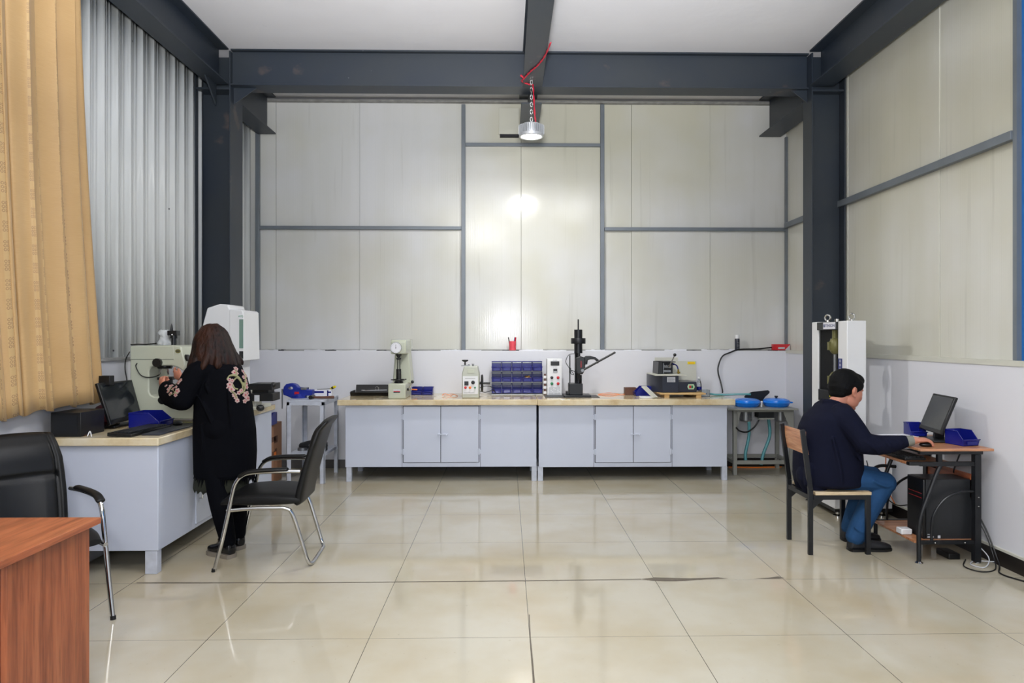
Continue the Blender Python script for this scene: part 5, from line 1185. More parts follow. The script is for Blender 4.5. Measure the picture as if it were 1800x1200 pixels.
for i, (xa_, xb__) in enumerate((((1316.5, 735), (1311, 812)), ((1351, 735), (1338, 812)))):
    pa = at(*xa_, 7.62); pb_ = at(*xb__, 7.60)
    tag(mb().tube(cr([(pa.x, 7.62, pa.z), (pa.x+.0+.012*i, 7.62, (pa.z*.6+pb_.z*.4)), (pb_.x+.03*i, 7.61, pa.z*.2+pb_.z*.8), (pb_.x, 7.60, pb_.z-.03*i)]), .017, 12).build('drain_hose', 'hose'), ('straight teal drain hose hanging under the left blue basin' if i == 0 else 'curved teal drain hose hanging under the middle of the grinding table'), 'hose')
pts = [at(1334, 738, 7.52), at(1326, 750, 7.5), at(1313, 759, 7.48), at(1300, 757, 7.47), at(1294, 751, 7.47)]
tag(mb().tube(cr(pts), .0085, 8).build('power_cable', 'black'), 'thick black cable sagging under the front of the grinding table', 'cable')
p = at(1333, 809, 7.55)
def basin(px_, label, knob):
    p = at(px_, 712, 7.66); t_ = thing('polishing_basin', label, 'basin', (p.x, 7.66, gz), 'blue polishing basins')
    r = .142
    mb().lathe([(.0, .0), (r*.80, .0), (r*.93, .014), (r, .04), (r*1.03, .044), (r*1.03, .052), (r, .056), (r*.985, .052), (r*.9, .03), (0, .028)], (p.x, 7.66, gz+.0), n=44).build('bowl', 'bowl', t_)
    l = mb().lathe([(r*1.0, .056), (r*.97, .072), (r*.75, .086), (r*.4, .092), (0, .093)], (p.x, 7.66, gz), n=44).build('cover', 'bowl', t_)
    if knob: mb().lathe([(.012, .09), (.012, .10), (.02, .108), (.018, .118), (0, .118)], (p.x, 7.66, gz)).build('knob', 'black', l)
    mb().tube([(p.x+r, 7.66, gz+.045), (p.x+r+.03, 7.63, gz+.045)], [.012, .008], 10).build('spout', 'bowl', t_)
    return t_
basin(1312.5, 'left sky blue covered basin on the grinding table, hose end resting on it', False); basin(1364.5, 'sky blue covered basin with black knob nearer the right column', True)
t = thing('tap_joint', 'small white tap fitting between the two blue basins', 'tap', (at(1338, 707, 7.6).x, 7.6, gz))
q = at(1338.5, 707, 7.6); mb().cyl((q.x, 7.6, gz), (q.x, 7.6, gz+.05), .010).ball((q.x, 7.59, gz+.055), .014, 10).build('fitting', 'white', t)
gpts = [at(x, y, 7.85) for x, y in ((1318, 711), (1308, 697), (1312, 692.5), (1322, 688.5), (1350, 685.5), (1353, 688), (1352, 691), (1345, 697), (1341, 703), (1338, 711))]
tag(mb().prism([(p.x, p.z) for p in gpts], 'xz', 7.845, 7.858).build('splash_guard', 'darkgrey', bevel=.002), 'dark curved plastic splash guard standing behind the blue basins', 'splash guard')
q = at(1290, 823, 7.75); q2 = at(1385, 823, 7.75); tag(mb().tube([(q.x, 7.93, .006), ((q.x+q2.x)/2, 7.90, .006), (q2.x, 7.93, .006)], .006, 6).build('orange_cable', 'orange'), 'orange cable lying along the skirting under the grinding table', 'cable')

# ================================================================ computer desk
t = thing('computer_desk', 'small orange wood computer desk with black tube frame and keyboard tray', 'desk', (2.95, 4.85, 0))
RX0, RX1, RY0, RY1, RZ = 2.715, 3.205, 4.50, 5.17, .765
mb().box(RX0, RX1, RY0, RY1, RZ-.016, RZ).build('desktop', 'deskwood', t, bevel=.002)
for s_, yy in ((0, RY0+.05), (1, RY1-.08)):
    nm = 'side_frame'; m = mb()
    m.box(RX0+.02, RX1-.05, yy-.015, yy+.015, RZ-.042, RZ-.017)                 # top rail
    m.box(RX0+.02, RX1-.07, yy-.015, yy+.015, .645, .672)                        # tray rail
    m.box(RX1-.105, RX1-.065, yy-.02, yy+.02, .012, RZ-.043)                      # rear leg
    q = cr([(RX0+.17, yy, .66), (RX0+.14, yy, .60), (RX0+.09, yy, .47), (RX0+.035, yy, .32), (RX0+.02, yy, .22), (RX0+.02, yy, .10), (RX0+.02, yy, .012)], 5); m.tube(q, .014, 12)
    m.box(RX0+.14, RX0+.17, yy-.012, yy+.012, .67, RZ-.03)
    m.box(RX0+.025, RX1-.085, yy-.012, yy+.012, .128, .150)                       # lower rail
    q = cr([(RX1-.09, yy, .475), (RX1-.20, yy, .470), (RX1-.30, yy, .42), (RX1-.37, yy, .32), (RX1-.385, yy, .22), (RX1-.385, yy, .15)], 5); m.tube(q, .009, 10)
    fo = m.build(nm, 'blackmetal', t)
    for x_ in (RX0+.02, RX1-.085): mb().lathe([(.024, 0), (.026, .006), (.016, .014)], (x_, yy, 0)).build('foot', 'chrome', fo)
    sc = mb(); [sc.ball(p, .006, 8) for p in ((RX0+.12, yy-.013, .139), (RX1-.17, yy-.013, .139), (RX1-.085, yy-.021, .44), (RX1-.085, yy-.021, .38))]; sc.build('screw_heads', 'chrome', fo)
tr_ = mb().box(RX0-.06, RX0+.24, RY0+.072, RY1-.10, .655, .670).build('keyboard_tray', 'deskwood', t, bevel=.002)
m = mb(); m.box(RX0-.055, RX0+.03, RY0+.030, RY0+.070, .650, .674); m.build('tray_end', 'black', tr_, bevel=.003)
mb().box(RX0-.0, RX1-.05, RY0+.065, RY1-.09, .130, .145).build('lower_shelf', 'deskwood', t, bevel=.001)
mb().bar((RX1-.085, RY0+.10, .50), (RX1-.085, RY1-.1, .50), .015, .16, (0, 0, 1)).build('rear_board', 'redwood', t)
mb().tube(cr([(RX0+.17, RY1-.08, .54), (RX0+.05, RY1-.08, .545), (RX0-.02, RY1-.08, .50), (RX0-.05, RY1-.08, .44)]), .012, 10).build('far_hoop', 'blackmetal', t)
# keyboard on tray
t = thing('computer_keyboard', 'black keyboard on the tray of the computer desk under the man’s forearm'.replace('’', "'"), 'keyboard', (RX0+.05, 4.8, .67))
mb().box(RX0-.045, RX0+.10, RY0+.10, RY1-.13, .671, .690).build('case', 'black', t, bevel=.004)
m = mb()
for r_ in range(5):
    for c_ in range(15): m.box(RX0-.035+r_*.026, RX0-.014+r_*.026, RY0+.11+c_*.0275, RY0+.132+c_*.0275, .690, .697)
m.build('keys', 'darkgrey', t)
# pc tower
t = thing('computer_tower', 'black computer tower on the lower shelf of the computer desk', 'computer', (2.96, 4.7, .146))
px0, px1, py0, py1, pz0, pz1 = 2.795, 3.165, 4.60, 4.79, .146, .545
mb().box(px0+.02, px1, py0, py1, pz0, pz1).build('case', 'darkgrey', t, bevel=.003)
mb().box(px0, px0+.019, py0, py1, pz0, pz1).build('front_bezel', 'black', t, bevel=.006)
m = mb(); m.box(px0-.001, px0+.002, py0+.02, py1-.02, pz1-.10, pz1-.098); m.box(px0-.001, px0+.002, py0+.02, py1-.02, pz1-.13, pz1-.128); m.build('drive_slot', 'red', t)
m = mb(); a = at(1638, 943, py0); m.box(a.x-.03, a.x+.012, py0-.001, py0+.001, a.z-.006, a.z+.004); m.box(a.x+.04, a.x+.058, py0-.001, py0+.001, a.z-.010, a.z+.008); m.box(a.x-.03, a.x+.0, py0-.001, py0+.001, a.z+.014, a.z+.018); m.build('sticker', 'label', t)
a = at(1634, 700, 5.1)
# monitor on desk
tl = Vector((3.135, 5.04, 1.088)); tr = Vector((3.098, 4.73, 1.085)); br = Vector((2.995, 4.74, .828)); bl = Vector((3.032, 5.05, .832))
mt, nn = monitor('black computer monitor on the computer desk, screen facing the seated man', tl, tr, br, bl, (3.06, 4.86), RZ)
loose_bin('empty blue bin behind the right monitor, close to the wall', (3.065, 4.60, RZ+.001), math.radians(12), .125, .15, .10)
loose_bin('blue bin standing left behind the right monitor', (2.955, 5.02, RZ+.001), math.radians(-10), .11, .13, .10)
t = thing('computer_mouse', "black mouse under the seated man's hand", 'mouse', (2.80, 4.60, RZ))
mb().ball((2.815, 4.60, RZ+.014), (.048, .030, .018)).build('shell', 'black', t)
t = thing('paper_stack', 'white sheets of paper on the far corner of the computer desk', 'paper', (2.86, 5.05, RZ))
mb().obox((2.86, 5.02, RZ+.008), (.22, .16, .012), Matrix.Rotation(.12, 3, 'Z')).build('sheets', 'paper', t)
t = thing('notebook', 'black notebook under the white paper on the computer desk', 'notebook', (2.88, 4.93, RZ))
t.location = (2.86, 5.02, RZ); mb().obox((2.865, 5.0, RZ+.0012), (.2, .20, .0016), Matrix.Rotation(.05, 3, 'Z')).build('cover', 'black', t)
t = thing('power_adapter', 'small white adapter on the lower shelf in front of the computer tower', 'adapter', (2.74, 4.72, .146))
mb().box(2.705, 2.78, 4.70, 4.77, .146, .185).build('adapter_body', 'white', t, bevel=.006)
t = thing('power_brick', 'black power brick on the floor under the computer desk', 'power brick', (3.0, 4.68, 0))
mb().box(2.98, 3.06, 4.62, 4.76, 0, .04).build('brick', 'black', t, bevel=.006)
def cab(name, pts, r, mt, label, cat='cable'): return tag(mb().tube(cr(pts), r, 8).build(name, mt), label, cat)
cab('cable', [(3.17, 4.47, RZ+.0), (3.205+.015, 4.60, .74), (3.19, 4.60, .6), (3.16, 4.62, .45)], .004, 'black', 'black cable dropping behind the right rear corner of the computer desk') if False else None
cab('cable', [(3.02, 4.78, RZ-.03), (2.96, 4.85, .68), (2.99, 4.95, .6), (3.12, 4.98, .55)], .005, 'black', 'black cable sloping down under the computer desk top')
cab('cable', [(3.14, 4.72, RZ-.03), (3.13, 4.75, .66), (3.10, 4.75, .58), (3.12, 4.78, .55)], .005, 'black', 'short black cable hanging behind the computer tower')
cab('cable', [(3.08, 4.9, RZ-.03), (3.05, 4.92, .66), (3.06, 4.95, .6)], .003, 'dullsteel', 'thin grey cable hanging under the computer desk')
cab('orange_cable', [(2.84, 5.14, .62), (2.845, 5.15, .5), (2.86, 5.14, .35), (2.9, 5.12, .25)], .004, 'orange', 'orange cable hanging behind the keyboard tray')
cab('cable', [(2.62, 5.0, .60), (2.70, 5.05, .42), (2.88, 5.1, .26), (3.02, 5.12, .25)], .004, 'black', "black cable passing behind the man's knee")
rr = random.Random(4)
cab('floor_cable', [(3.15, 4.62, .30), (3.19, 4.57, .20), (3.20, 4.50, .06), (3.14, 4.40, .008), (3.02, 4.36, .007), (2.98, 4.46, .007), (3.08, 4.60, .007)], .004, 'black', 'black cable curling from the rear desk leg onto the floor')
cab('floor_cable', [(3.16, 4.70, .40), (3.215, 4.60, .22), (3.20, 4.45, .03), (3.12, 4.32, .007), (3.18, 4.15, .007), (3.22, 4.0, .007)], .005, 'black', 'black cable running along the skirting towards the camera')
cab('floor_cable', [(3.14, 4.64, .14), (3.18, 4.52, .05), (3.10, 4.44, .007), (3.05, 4.50, .007), (3.12, 4.56, .01), (3.19, 4.48, .03)], .0035, 'label', 'grey cable bundle by the rear leg of the computer desk')
# ================================================================ wooden chair
t = thing('wooden_chair', 'black steel-framed chair with pine back slat and seat under the seated man', 'chair', (2.28, 4.93, 0))
CX0, CX1, CY0, CY1, SZ = 2.095, 2.495, 4.745, 5.105, .425
def P4(x, y, z): return Vector((x, y, z))
for y_ in (CY0, CY1):
    m = mb(); m.bar((CX0, y_, 0), (CX0, y_, SZ+.02), .032, .022, (0, 1, 0)); m.build('leg', 'blackmetal', t, bevel=.002)
    m = mb(); m.bar((CX0, y_, SZ+.02), (CX0-.055, y_, .86), .022, .032, (1, 0, 0)); m.build('back_upright', 'blackmetal', t, bevel=.002)
    m = mb(); m.bar((CX1, y_, 0), (CX1, y_, SZ-.012), .032, .026, (0, 1, 0)); m.build('leg', 'blackmetal', t, bevel=.002)
    m = mb(); m.bar((CX0+.018, y_, SZ-.03), (CX1-.015, y_, SZ-.03), .026, .030, (0, 0, 1)); m.prism([(CX0+.017, SZ-.045), (CX0+.09, SZ-.045), (CX0+.017, SZ-.11)], 'xz', y_-.004, y_+.004); m.build('side_rail', 'blackmetal', t)
for x_ in (CX0, CX1): mb().bar((x_, CY0+.017, SZ-.03), (x_, CY1-.017, SZ-.03), .026, .030, (0, 0, 1)).build('cross_rail', 'blackmetal', t)
mb().box(CX0+.03, CX1+.02, CY0-.015, CY1+.015, SZ-.014, SZ+.008).build('seat', 'seatwood', t, bevel=.003)
xb_ = lambda z: CX0-.055*(z-.445)/.415
m = mb(); z0_, z1_ = .685, .845; zm = (z0_+z1_)/2+.005
m.prism([(xb_(z0_)+.012, z0_), (xb_(z0_)+.030, z0_), (xb_(zm)+.024, zm), (xb_(z1_)+.030, z1_), (xb_(z1_)+.012, z1_), (xb_(zm)+.006, zm)], 'xz', CY0+.017, CY1-.017); m.build('back_slat', 'slatwood', t, bevel=.001)
# ================================================================ people
def basis(f, u_hint=(0, 0, 1)):
    f = Vector(f).normalized(); l = Vector(u_hint).cross(f).normalized(); u = f.cross(l); return f, l, u
def ell(m, Fr, c, r, n=18):
    f, l, u, o, k = Fr; q = mb().ball((0, 0, 0), 1, n)
    c = o+f*c[0]*k+l*c[1]*k+u*c[2]*k
    q.v = [c+f*v.x*r[0]*k+l*v.y*r[1]*k+u*v.z*r[2]*k for v in q.v]; m.add(q.v, q.f)
def hp(Fr, a, b_, c): f, l, u, o, k = Fr; return o+f*a*k+l*b_*k+u*c*k
def head(m, Fr):
    k = Fr[4]; up = Fr[2]
    ell(m, Fr, (-.012, 0, .040), (.096, .076, .084)); ell(m, Fr, (.030, 0, .010), (.062, .066, .078))
    ell(m, Fr, (.040, 0, -.052), (.052, .050, .046)); ell(m, Fr, (.072, 0, -.088), (.024, .026, .019))
    for s_ in (-1, 1):
        ell(m, Fr, (.060, s_*.036, -.022), (.032, .028, .034)); ell(m, Fr, (.078, s_*.027, .030), (.018, .026, .011))
        ell(m, Fr, (.022, s_*.044, -.055), (.050, .024, .040)); ell(m, Fr, (.035, s_*.040, -.010), (.050, .034, .060))
        ell(m, Fr, (-.012, s_*.078, .0), (.019, .009, .031)); ell(m, Fr, (-.022, s_*.085, .006), (.010, .006, .022)); ell(m, Fr, (-.002, s_*.080, -.026), (.009, .007, .011))
    m.limb([hp(Fr, .090, 0, .028), hp(Fr, .104, 0, .004), hp(Fr, .114, 0, -.016)], [.008*k, .009*k, .013*k], up=up)
    for s_ in (-1, 1): ell(m, Fr, (.098, s_*.012, -.020), (.012, .009, .008))
    m.limb([hp(Fr, .086, -.024, -.052), hp(Fr, .098, 0, -.048), hp(Fr, .086, .024, -.052)], [.005*k, .007*k, .005*k], up=up)
    m.limb([hp(Fr, .084, -.020, -.060), hp(Fr, .096, 0, -.061), hp(Fr, .084, .020, -.060)], [.005*k, .007*k, .005*k], up=up)
def eyes(Fr, parent):
    for s_ in (-1, 1):
        q = mb(); ell(q, Fr, (.077, s_*.029, .012), (.013, .014, .009), 14); e = q.build('eye', 'paper', parent, ang=None)
        q = mb(); ell(q, Fr, (.0875, s_*.029, .012), (.004, .006, .006), 12); q.build('iris', 'black', e, ang=None)
        mb().limb([hp(Fr, .088, s_*.012, .030), hp(Fr, .092, s_*.028, .034), hp(Fr, .080, s_*.044, .030)], [.003, .004, .002], up=(0, 0, 1)).build('eyebrow', 'hairblack', parent, ang=None)
def hand(m, wrist, kn, side, nrm, curl, k=1.0, lens=(.072, .080, .074, .058), spread=.0):
    # wrist -> knuckles direction, side = towards the thumb, nrm = back of the hand
    wrist, kn = Vector(wrist), Vector(kn); d = (kn-wrist).normalized(); side = Vector(side); side = (side-d*side.dot(d)).normalized(); nrm = side.cross(d)*(1 if Vector(nrm).dot(side.cross(d)) > 0 else -1)
    m.limb([wrist-d*.03, wrist, wrist.lerp(kn, .5), kn], [(.024*k, .019*k), (.025*k, .019*k), (.036*k, .017*k), (.040*k, .013*k)], up=nrm)
    tips = []
    for i, L in enumerate(lens):
        off = (.029-.0195*i)*k; p = kn+side*off-d*(.003+.003*abs(i-1)); a = 0; pts = [p-d*.012, p]; dd = (d+side*(spread*(1.2-i))).normalized()
        for j, q in enumerate((.46, .30, .24)):
            a += curl[j]+.06*i; v = dd*math.cos(a)-nrm*math.sin(a); p = p+v*L*q*k; pts.append(p)
        r = (.0088, .0090, .0086, .0074)[i]*k
        m.limb(pts, [r, r*1.04, r*.98, r*.9, r*.78], up=nrm, n=12, sm=3); tips.append((p, v))
    b_ = wrist.lerp(kn, .32)+side*.026*k-nrm*.004
    m.limb([wrist.lerp(kn, .15)+side*.012*k, b_, b_+(d*.026+side*.018-nrm*.010)*k, b_+(d*.054+side*.016-nrm*.022)*k], [.014*k, .0125*k, .0105*k, .0085*k], up=nrm, n=12, sm=3)
    return tips, nrm
def shoe(m, heel, d, L=.27, W=.048, H=.075, mat2=None):
    heel = Vector(heel); d = Vector(d).normalized(); s_ = Vector((-d.y, d.x, 0)); R = []
    for t_, w_, h_ in ((0, .55, .55), (.03, .80, .92), (.12, .88, 1.15), (.28, .86, 1.12), (.45, .86, .86), (.62, .98, .66), (.78, 1.0, .56), (.90, .85, .48), (.97, .6, .40), (1.0, .3, .28)):
        c = heel+d*L*t_; ring = []
        for k in range(20):
            a = 2*math.pi*k/20; y = W*w_*math.copysign(abs(math.cos(a))**.7, math.cos(a)); z = H*h_*(.5+.5*math.copysign(abs(math.sin(a))**.75, math.sin(a)))
            ring.append(c+s_*y*(1-.25*max(0, z/H-.4))+Vector((0, 0, z+.010)))
        R.append(ring)
    m.rings(R); return m
def sole(heel, d, L, W, h=.018):
    heel = Vector(heel); d = Vector(d).normalized(); s_ = Vector((-d.y, d.x, 0)); poly = []
    prof = ((-.01, .5), (.03, .85), (.2, .92), (.45, .86), (.65, 1.02), (.82, 1.02), (.95, .75), (1.015, .35))
    pts = [heel+d*L*t_+s_*W*1.06*w_ for t_, w_ in prof]+[heel+d*L*t_-s_*W*1.06*w_ for t_, w_ in prof[::-1]]
    return mb().prism([(p.x, p.y) for p in pts], 'xy', .001, h)

# ---------------------------------------------------------------- seated man
man = thing('person', 'man in navy jacket and blue jeans seated on the wooden chair, using the mouse', 'person', (2.28, 4.93, 0))
hf = Vector((math.cos(math.radians(19)), math.sin(math.radians(19)), -.30)); f, l, u = basis(hf)
HF = (f, l, u, Vector((2.432, 4.925, 1.112)), 1.15)
m = mb(); head(m, HF)
m.limb([hp(HF, -.028, 0, .0), hp(HF, -.038, 0, -.075), Vector((2.345, 4.93, .985))], [(.058, .060), (.058, .060), (.075, .07)], up=(1, 0, 0))
m.limb([(2.27, 4.93, .52), (2.27, 4.93, .65), (2.29, 4.93, .80), (2.33, 4.93, .93), (2.35, 4.93, .99)], [(.155, .10), (.15, .10), (.165, .105), (.17, .09), (.09, .07)], up=(1, 0, 0))
ra = [Vector(p) for p in ((2.35, 4.765, .945), (2.44, 4.675, .765), (2.735, 4.600, .808))]
la = [Vector(p) for p in ((2.35, 5.095, .945), (2.46, 5.19, .755), (2.63, 5.07, .735))]
for A in (ra, la): m.limb([A[0], A[0].lerp(A[1], .5), A[1]], [.052, .046, .040]); m.limb([A[1], A[1].lerp(A[2], .4), A[2]], [.040, .038, .026])
tips, nr = hand(m, (2.735, 4.600, .808), (2.808, 4.598, .812), (0, 1, .1), (0, 0, 1), (.22, .38, .25), 1.0, spread=.10)
hand(m, (2.63, 5.07, .735), (2.695, 5.045, .722), (.3, -1, 0), (0, 0, 1), (.15, .2, .2), .95)
nk = [Vector((2.27, 4.85, .525)), Vector((2.66, 4.825, .475)), Vector((2.455, 4.835, .10))]
fk = [Vector((2.27, 5.01, .525)), Vector((2.68, 5.03, .475)), Vector((2.535, 5.065, .10))]
for K_ in (nk, fk): m.limb(K_[:2], [.078, .055]); m.limb([K_[1], K_[1].lerp(K_[2], .35), K_[2]], [.052, .052, .036]); m.limb([K_[2], K_[2]+Vector((.03, 0, -.045)), K_[2]+Vector((.10, .0, -.065))], [.033, .024, .014])
body = blob(m, 'body', 'skin', man, .0048, 3)
eyes(HF, man)
m = mb()
ell(m, HF, (-.022, 0, .048), (.104, .085, .090)); ell(m, HF, (-.050, 0, .012), (.070, .081, .066)); ell(m, HF, (-.062, 0, -.022), (.045, .064, .046)); ell(m, HF, (.034, 0, .084), (.066, .068, .044))
ell(m, HF, (.048, .0, .074), (.042, .064, .028))
for s_ in (-1, 1): ell(m, HF, (.008, s_*.070, .046), (.050, .018, .038)); ell(m, HF, (.014, s_*.074, .018), (.011, .008, .020))
blob(m, 'hair', 'hairblack', man, .005, 3)
for p, v in tips: mb().obox(p-v*.004+nr*.0062, (.009, .008, .002), Matrix((v.normalized(), v.cross(nr).normalized()*-1, nr)).transposed()).build('fingernail', mat('nail', '#d9a896', .3, 0, 0) if 'nail' not in bpy.data.materials else bpy.data.materials['nail'], body)
# jacket
def ring_torso(m, rows, n=40, e=.85):
    R = []
    for (z, cx, cy, hx, hy) in rows:
        R.append([Vector((cx+hx*math.copysign(abs(math.cos(a))**e, math.cos(a)), cy+hy*math.copysign(abs(math.sin(a))**e, math.sin(a)), z)) for a in [2*math.pi*k/n for k in range(n)]])
    m.rings(R)
m = mb()
ring_torso(m, [(.450, 2.315, 4.925, .205, .190), (.47, 2.305, 4.925, .225, .212), (.55, 2.300, 4.925, .232, .215), (.66, 2.298, 4.925, .228, .208), (.76, 2.300, 4.925, .212, .205), (.86, 2.305, 4.925, .190, .205), (.93, 2.320, 4.925, .170, .205), (.975, 2.330, 4.925, .140, .175), (1.01, 2.340, 4.93, .108, .115), (1.035, 2.350, 4.93, .080, .080)])
m.limb([(2.15, 4.86, .52), (2.17, 4.85, .44)], [.10, .085]); m.limb([(2.17, 5.0, .52), (2.17, 5.0, .46)], [.09, .08])
m.limb([(2.12, 4.80, .58), (2.10, 4.78, .48)], [(.04, .06), (.03, .05)])
m.limb([(2.34, 4.80, .955), (2.345, 4.765, .93), (2.385, 4.72, .865), (2.435, 4.68, .775)], [.085, .088, .080, .072])
m.limb([(2.435, 4.68, .775), (2.52, 4.655, .768), (2.60, 4.632, .780), (2.668, 4.615, .796)], [.074, .068, .058, .044])
m.limb([(2.34, 5.06, .955), (2.355, 5.10, .93), (2.46, 5.18, .77)], [.085, .085, .066]); m.limb([(2.46, 5.18, .765), (2.60, 5.085, .74)], [.062, .045])
# sleeve folds
m.limb([(2.41, 4.625, .80), (2.47, 4.60, .755), (2.50, 4.615, .715)], [.016, .018, .012]); m.limb([(2.53, 4.60, .81), (2.56, 4.585, .77), (2.57, 4.60, .73)], [.012, .014, .010]); m.limb([(2.62, 4.59, .82), (2.64, 4.575, .79)], [.010, .010])
m.limb([(2.30, 4.735, .86), (2.38, 4.72, .74), (2.43, 4.715, .66)], [.012, .016, .012]); m.limb([(2.24, 4.715, .80), (2.28, 4.712, .62), (2.30, 4.712, .50)], [.010, .014, .010])
# collar
m.limb([(2.265, 4.905, 1.035), (2.30, 4.865, 1.035), (2.37, 4.850, 1.01), (2.42, 4.87, .985)], [(.014, .026)]*4); m.limb([(2.265, 4.905, 1.035), (2.29, 4.99, 1.03), (2.38, 5.01, 1.0)], [(.014, .024)]*3)
jk = blob(m, 'jacket', 'navy', man, .0065, 4)
mb().tube([(2.688, 4.611, .801), (2.728, 4.602, .807)], [.037, .032], 20).build('knit_cuff', 'cuff', jk)
# jeans
m = mb(); m.limb([(2.20, 4.93, .535), (2.33, 4.93, .53)], [(.17, .09), (.16, .085)])
for K_, hm in ((nk, 1), (fk, 1)):
    a, k_, an = K_; m.limb([a, a.lerp(k_, .5), k_+Vector((.0, 0, .0))], [.092, .090, .074]); m.limb([k_+Vector((-.005, 0, .005)), k_.lerp(an, .3)+Vector((-.018, 0, 0)), k_.lerp(an, .65)+Vector((-.012, 0, 0)), an+Vector((.0, 0, .0))], [.074, .078, .073, .066])
    for j, t_ in enumerate((.10, .24, .86)): c = k_.lerp(an, t_); m.limb([c+Vector((-.070, -.048, .03)), c+Vector((-.03, -.066, .0)), c+Vector((.03, -.058, -.03))], [.004, .008, .004])
    m.limb([k_+Vector((-.12, -.078, .03)), k_+Vector((-.05, -.080, -.005)), k_+Vector((.02, -.06, -.01))], [.006, .010, .007])
blob(m, 'jeans', 'denim', man, .0065, 4)
for (hx, hy, tx, ty) in ((2.405, 4.835, .30, .0), (2.475, 5.07, .28, .0)):
    sh = shoe(mb(), (hx, hy, 0), (1, .02, 0), tx, .050, .082); sh.limb([(hx+.055, hy, .07), (hx+.055, hy, .115)], [.048, .046], up=(1, 0, 0)); sh.limb([(hx+.07, hy, .075), (hx+.13, hy, .055)], [.040, .034]); o = blob(sh, 'shoe', 'shoe', man, .005, 2)
    sole((hx, hy, 0), (1, .02, 0), tx, .050).build('sole', 'black', o)

# ---------------------------------------------------------------- standing woman
wom = thing('person', 'woman in long black embroidered coat standing at the microscope tester, back turned', 'person', (-1.97, 4.88, 0))
g = Vector((-.86, .50, 0)); gf = Vector((-.86, .50, -.30)); f, l, u = basis(gf)
WF = (f, l, u, Vector((-2.105, 4.985, 1.437)), 1.0)
m = mb(); head(m, WF)
m.limb([hp(WF, -.022, 0, .0), hp(WF, -.035, 0, -.08), Vector((-2.05, 4.94, 1.31))], [.050, .050, .06])
m.limb([(-1.97, 4.90, .84), (-1.98, 4.90, 1.0), (-2.01, 4.92, 1.15), (-2.045, 4.94, 1.27), (-2.05, 4.94, 1.33)], [(.15, .11), (.125, .09), (.14, .095), (.155, .08), (.06, .05)], up=(-.86, .5, 0))
wl = [Vector(p) for p in ((-2.115, 4.81, 1.265), (-2.205, 4.765, 1.070), (-2.415, 4.955, 1.150))]
wr = [Vector(p) for p in ((-1.985, 5.07, 1.265), (-2.16, 5.18, 1.11), (-2.385, 5.15, 1.195))]
for A in (wl, wr): m.limb([A[0], A[0].lerp(A[1], .5), A[1]], [.045, .038, .034]); m.limb([A[1], A[1].lerp(A[2], .4), A[2]], [.034, .032, .022])
hand(m, (-2.425, 4.965, 1.155), (-2.480, 5.025, 1.180), (.1, -.2, 1), (-.6, -.6, .1), (.75, 1.0, .6), .92)
hand(m, (-2.385, 5.15, 1.197), (-2.445, 5.175, 1.222), (0, -.3, 1), (.2, -1, .2), (.30, .45, .35), .92)
wn = [Vector((-2.03, 4.86, .84)), Vector((-1.985, 4.80, .48)), Vector((-1.895, 4.765, .09))]
wf = [Vector((-1.93, 4.98, .84)), Vector((-1.915, 4.975, .48)), Vector((-1.90, 4.955, .09))]
for K_ in (wn, wf): m.limb(K_[:2], [.075, .050]); m.limb([K_[1], K_[1].lerp(K_[2], .35), K_[2]], [.046, .045, .030]); m.limb([K_[2], K_[2]+g*.10+Vector((0, 0, -.06))], [.03, .025])
blob(m, 'body', 'skin', wom, .0048, 3)
eyes(WF, wom)
# hair: full bob of overlapping locks
m = mb(); rr = random.Random(21)
ell(m, WF, (-.022, 0, .045), (.108, .090, .096)); ell(m, WF, (-.055, 0, -.02), (.085, .098, .10))
for i in range(44):
    a = math.radians(58+244*i/43+rr.uniform(-4, 4)); ca, sa = math.cos(a), math.sin(a)
    r1, r2, r3 = .090+rr.uniform(0, .012), .114+rr.uniform(0, .014), .126+rr.uniform(-.012, .036); L = -.155+rr.uniform(-.022, .02)
    top = hp(WF, -.03+ca*.05, sa*.045, .122+rr.uniform(-.006, .006)); tw = rr.uniform(-.02, .02)
    o = WF[3]; fl = Vector((WF[0].x, WF[0].y, 0)).normalized(); ll = WF[1]
    p1 = hp(WF, -.02+ca*r1, sa*r1*.92, .06); p2 = o+fl*(-.035+ca*r2)+ll*(sa*r2*1.02)+UP*(-.045); p3 = o+fl*(-.04+ca*r3)+ll*(sa*r3*1.12+tw)+UP*(L*.85); p4 = p3+fl*(ca*.012)+ll*(sa*.016)+UP*(-.022)
    m.limb([top, p1, p2, p3, p4], [.018, .024, .026, .022, .008], n=10, sm=3)
blob(m, 'hair', 'auburn', wom, .0055, 2)
# coat
m = mb()
ring_torso(m, [(.525, -1.972, 4.90, .195, .150), (.55, -1.970, 4.90, .206, .160), (.70, -1.968, 4.90, .212, .158), (.85, -1.972, 4.90, .211, .150), (1.0, -1.982, 4.905, .198, .140), (1.12, -1.995, 4.915, .190, .140), (1.22, -2.012, 4.925, .178, .137), (1.28, -2.03, 4.935, .155, .125), (1.325, -2.04, 4.945, .115, .095), (1.35, -2.045, 4.95, .075, .07)], e=.92)
m.limb([(-2.07, 4.86, 1.27), (-2.12, 4.815, 1.255), (-2.17, 4.785, 1.16), (-2.205, 4.77, 1.075)], [.075, .080, .078, .078])
m.limb([(-2.205, 4.77, 1.075), (-2.28, 4.82, 1.085), (-2.35, 4.885, 1.105), (-2.395, 4.93, 1.12)], [(.078, .078), (.068, .080), (.058, .080), (.050, .075)])
m.limb([(-2.33, 4.87, 1.06), (-2.37, 4.90, 1.045)], [.035, .028])
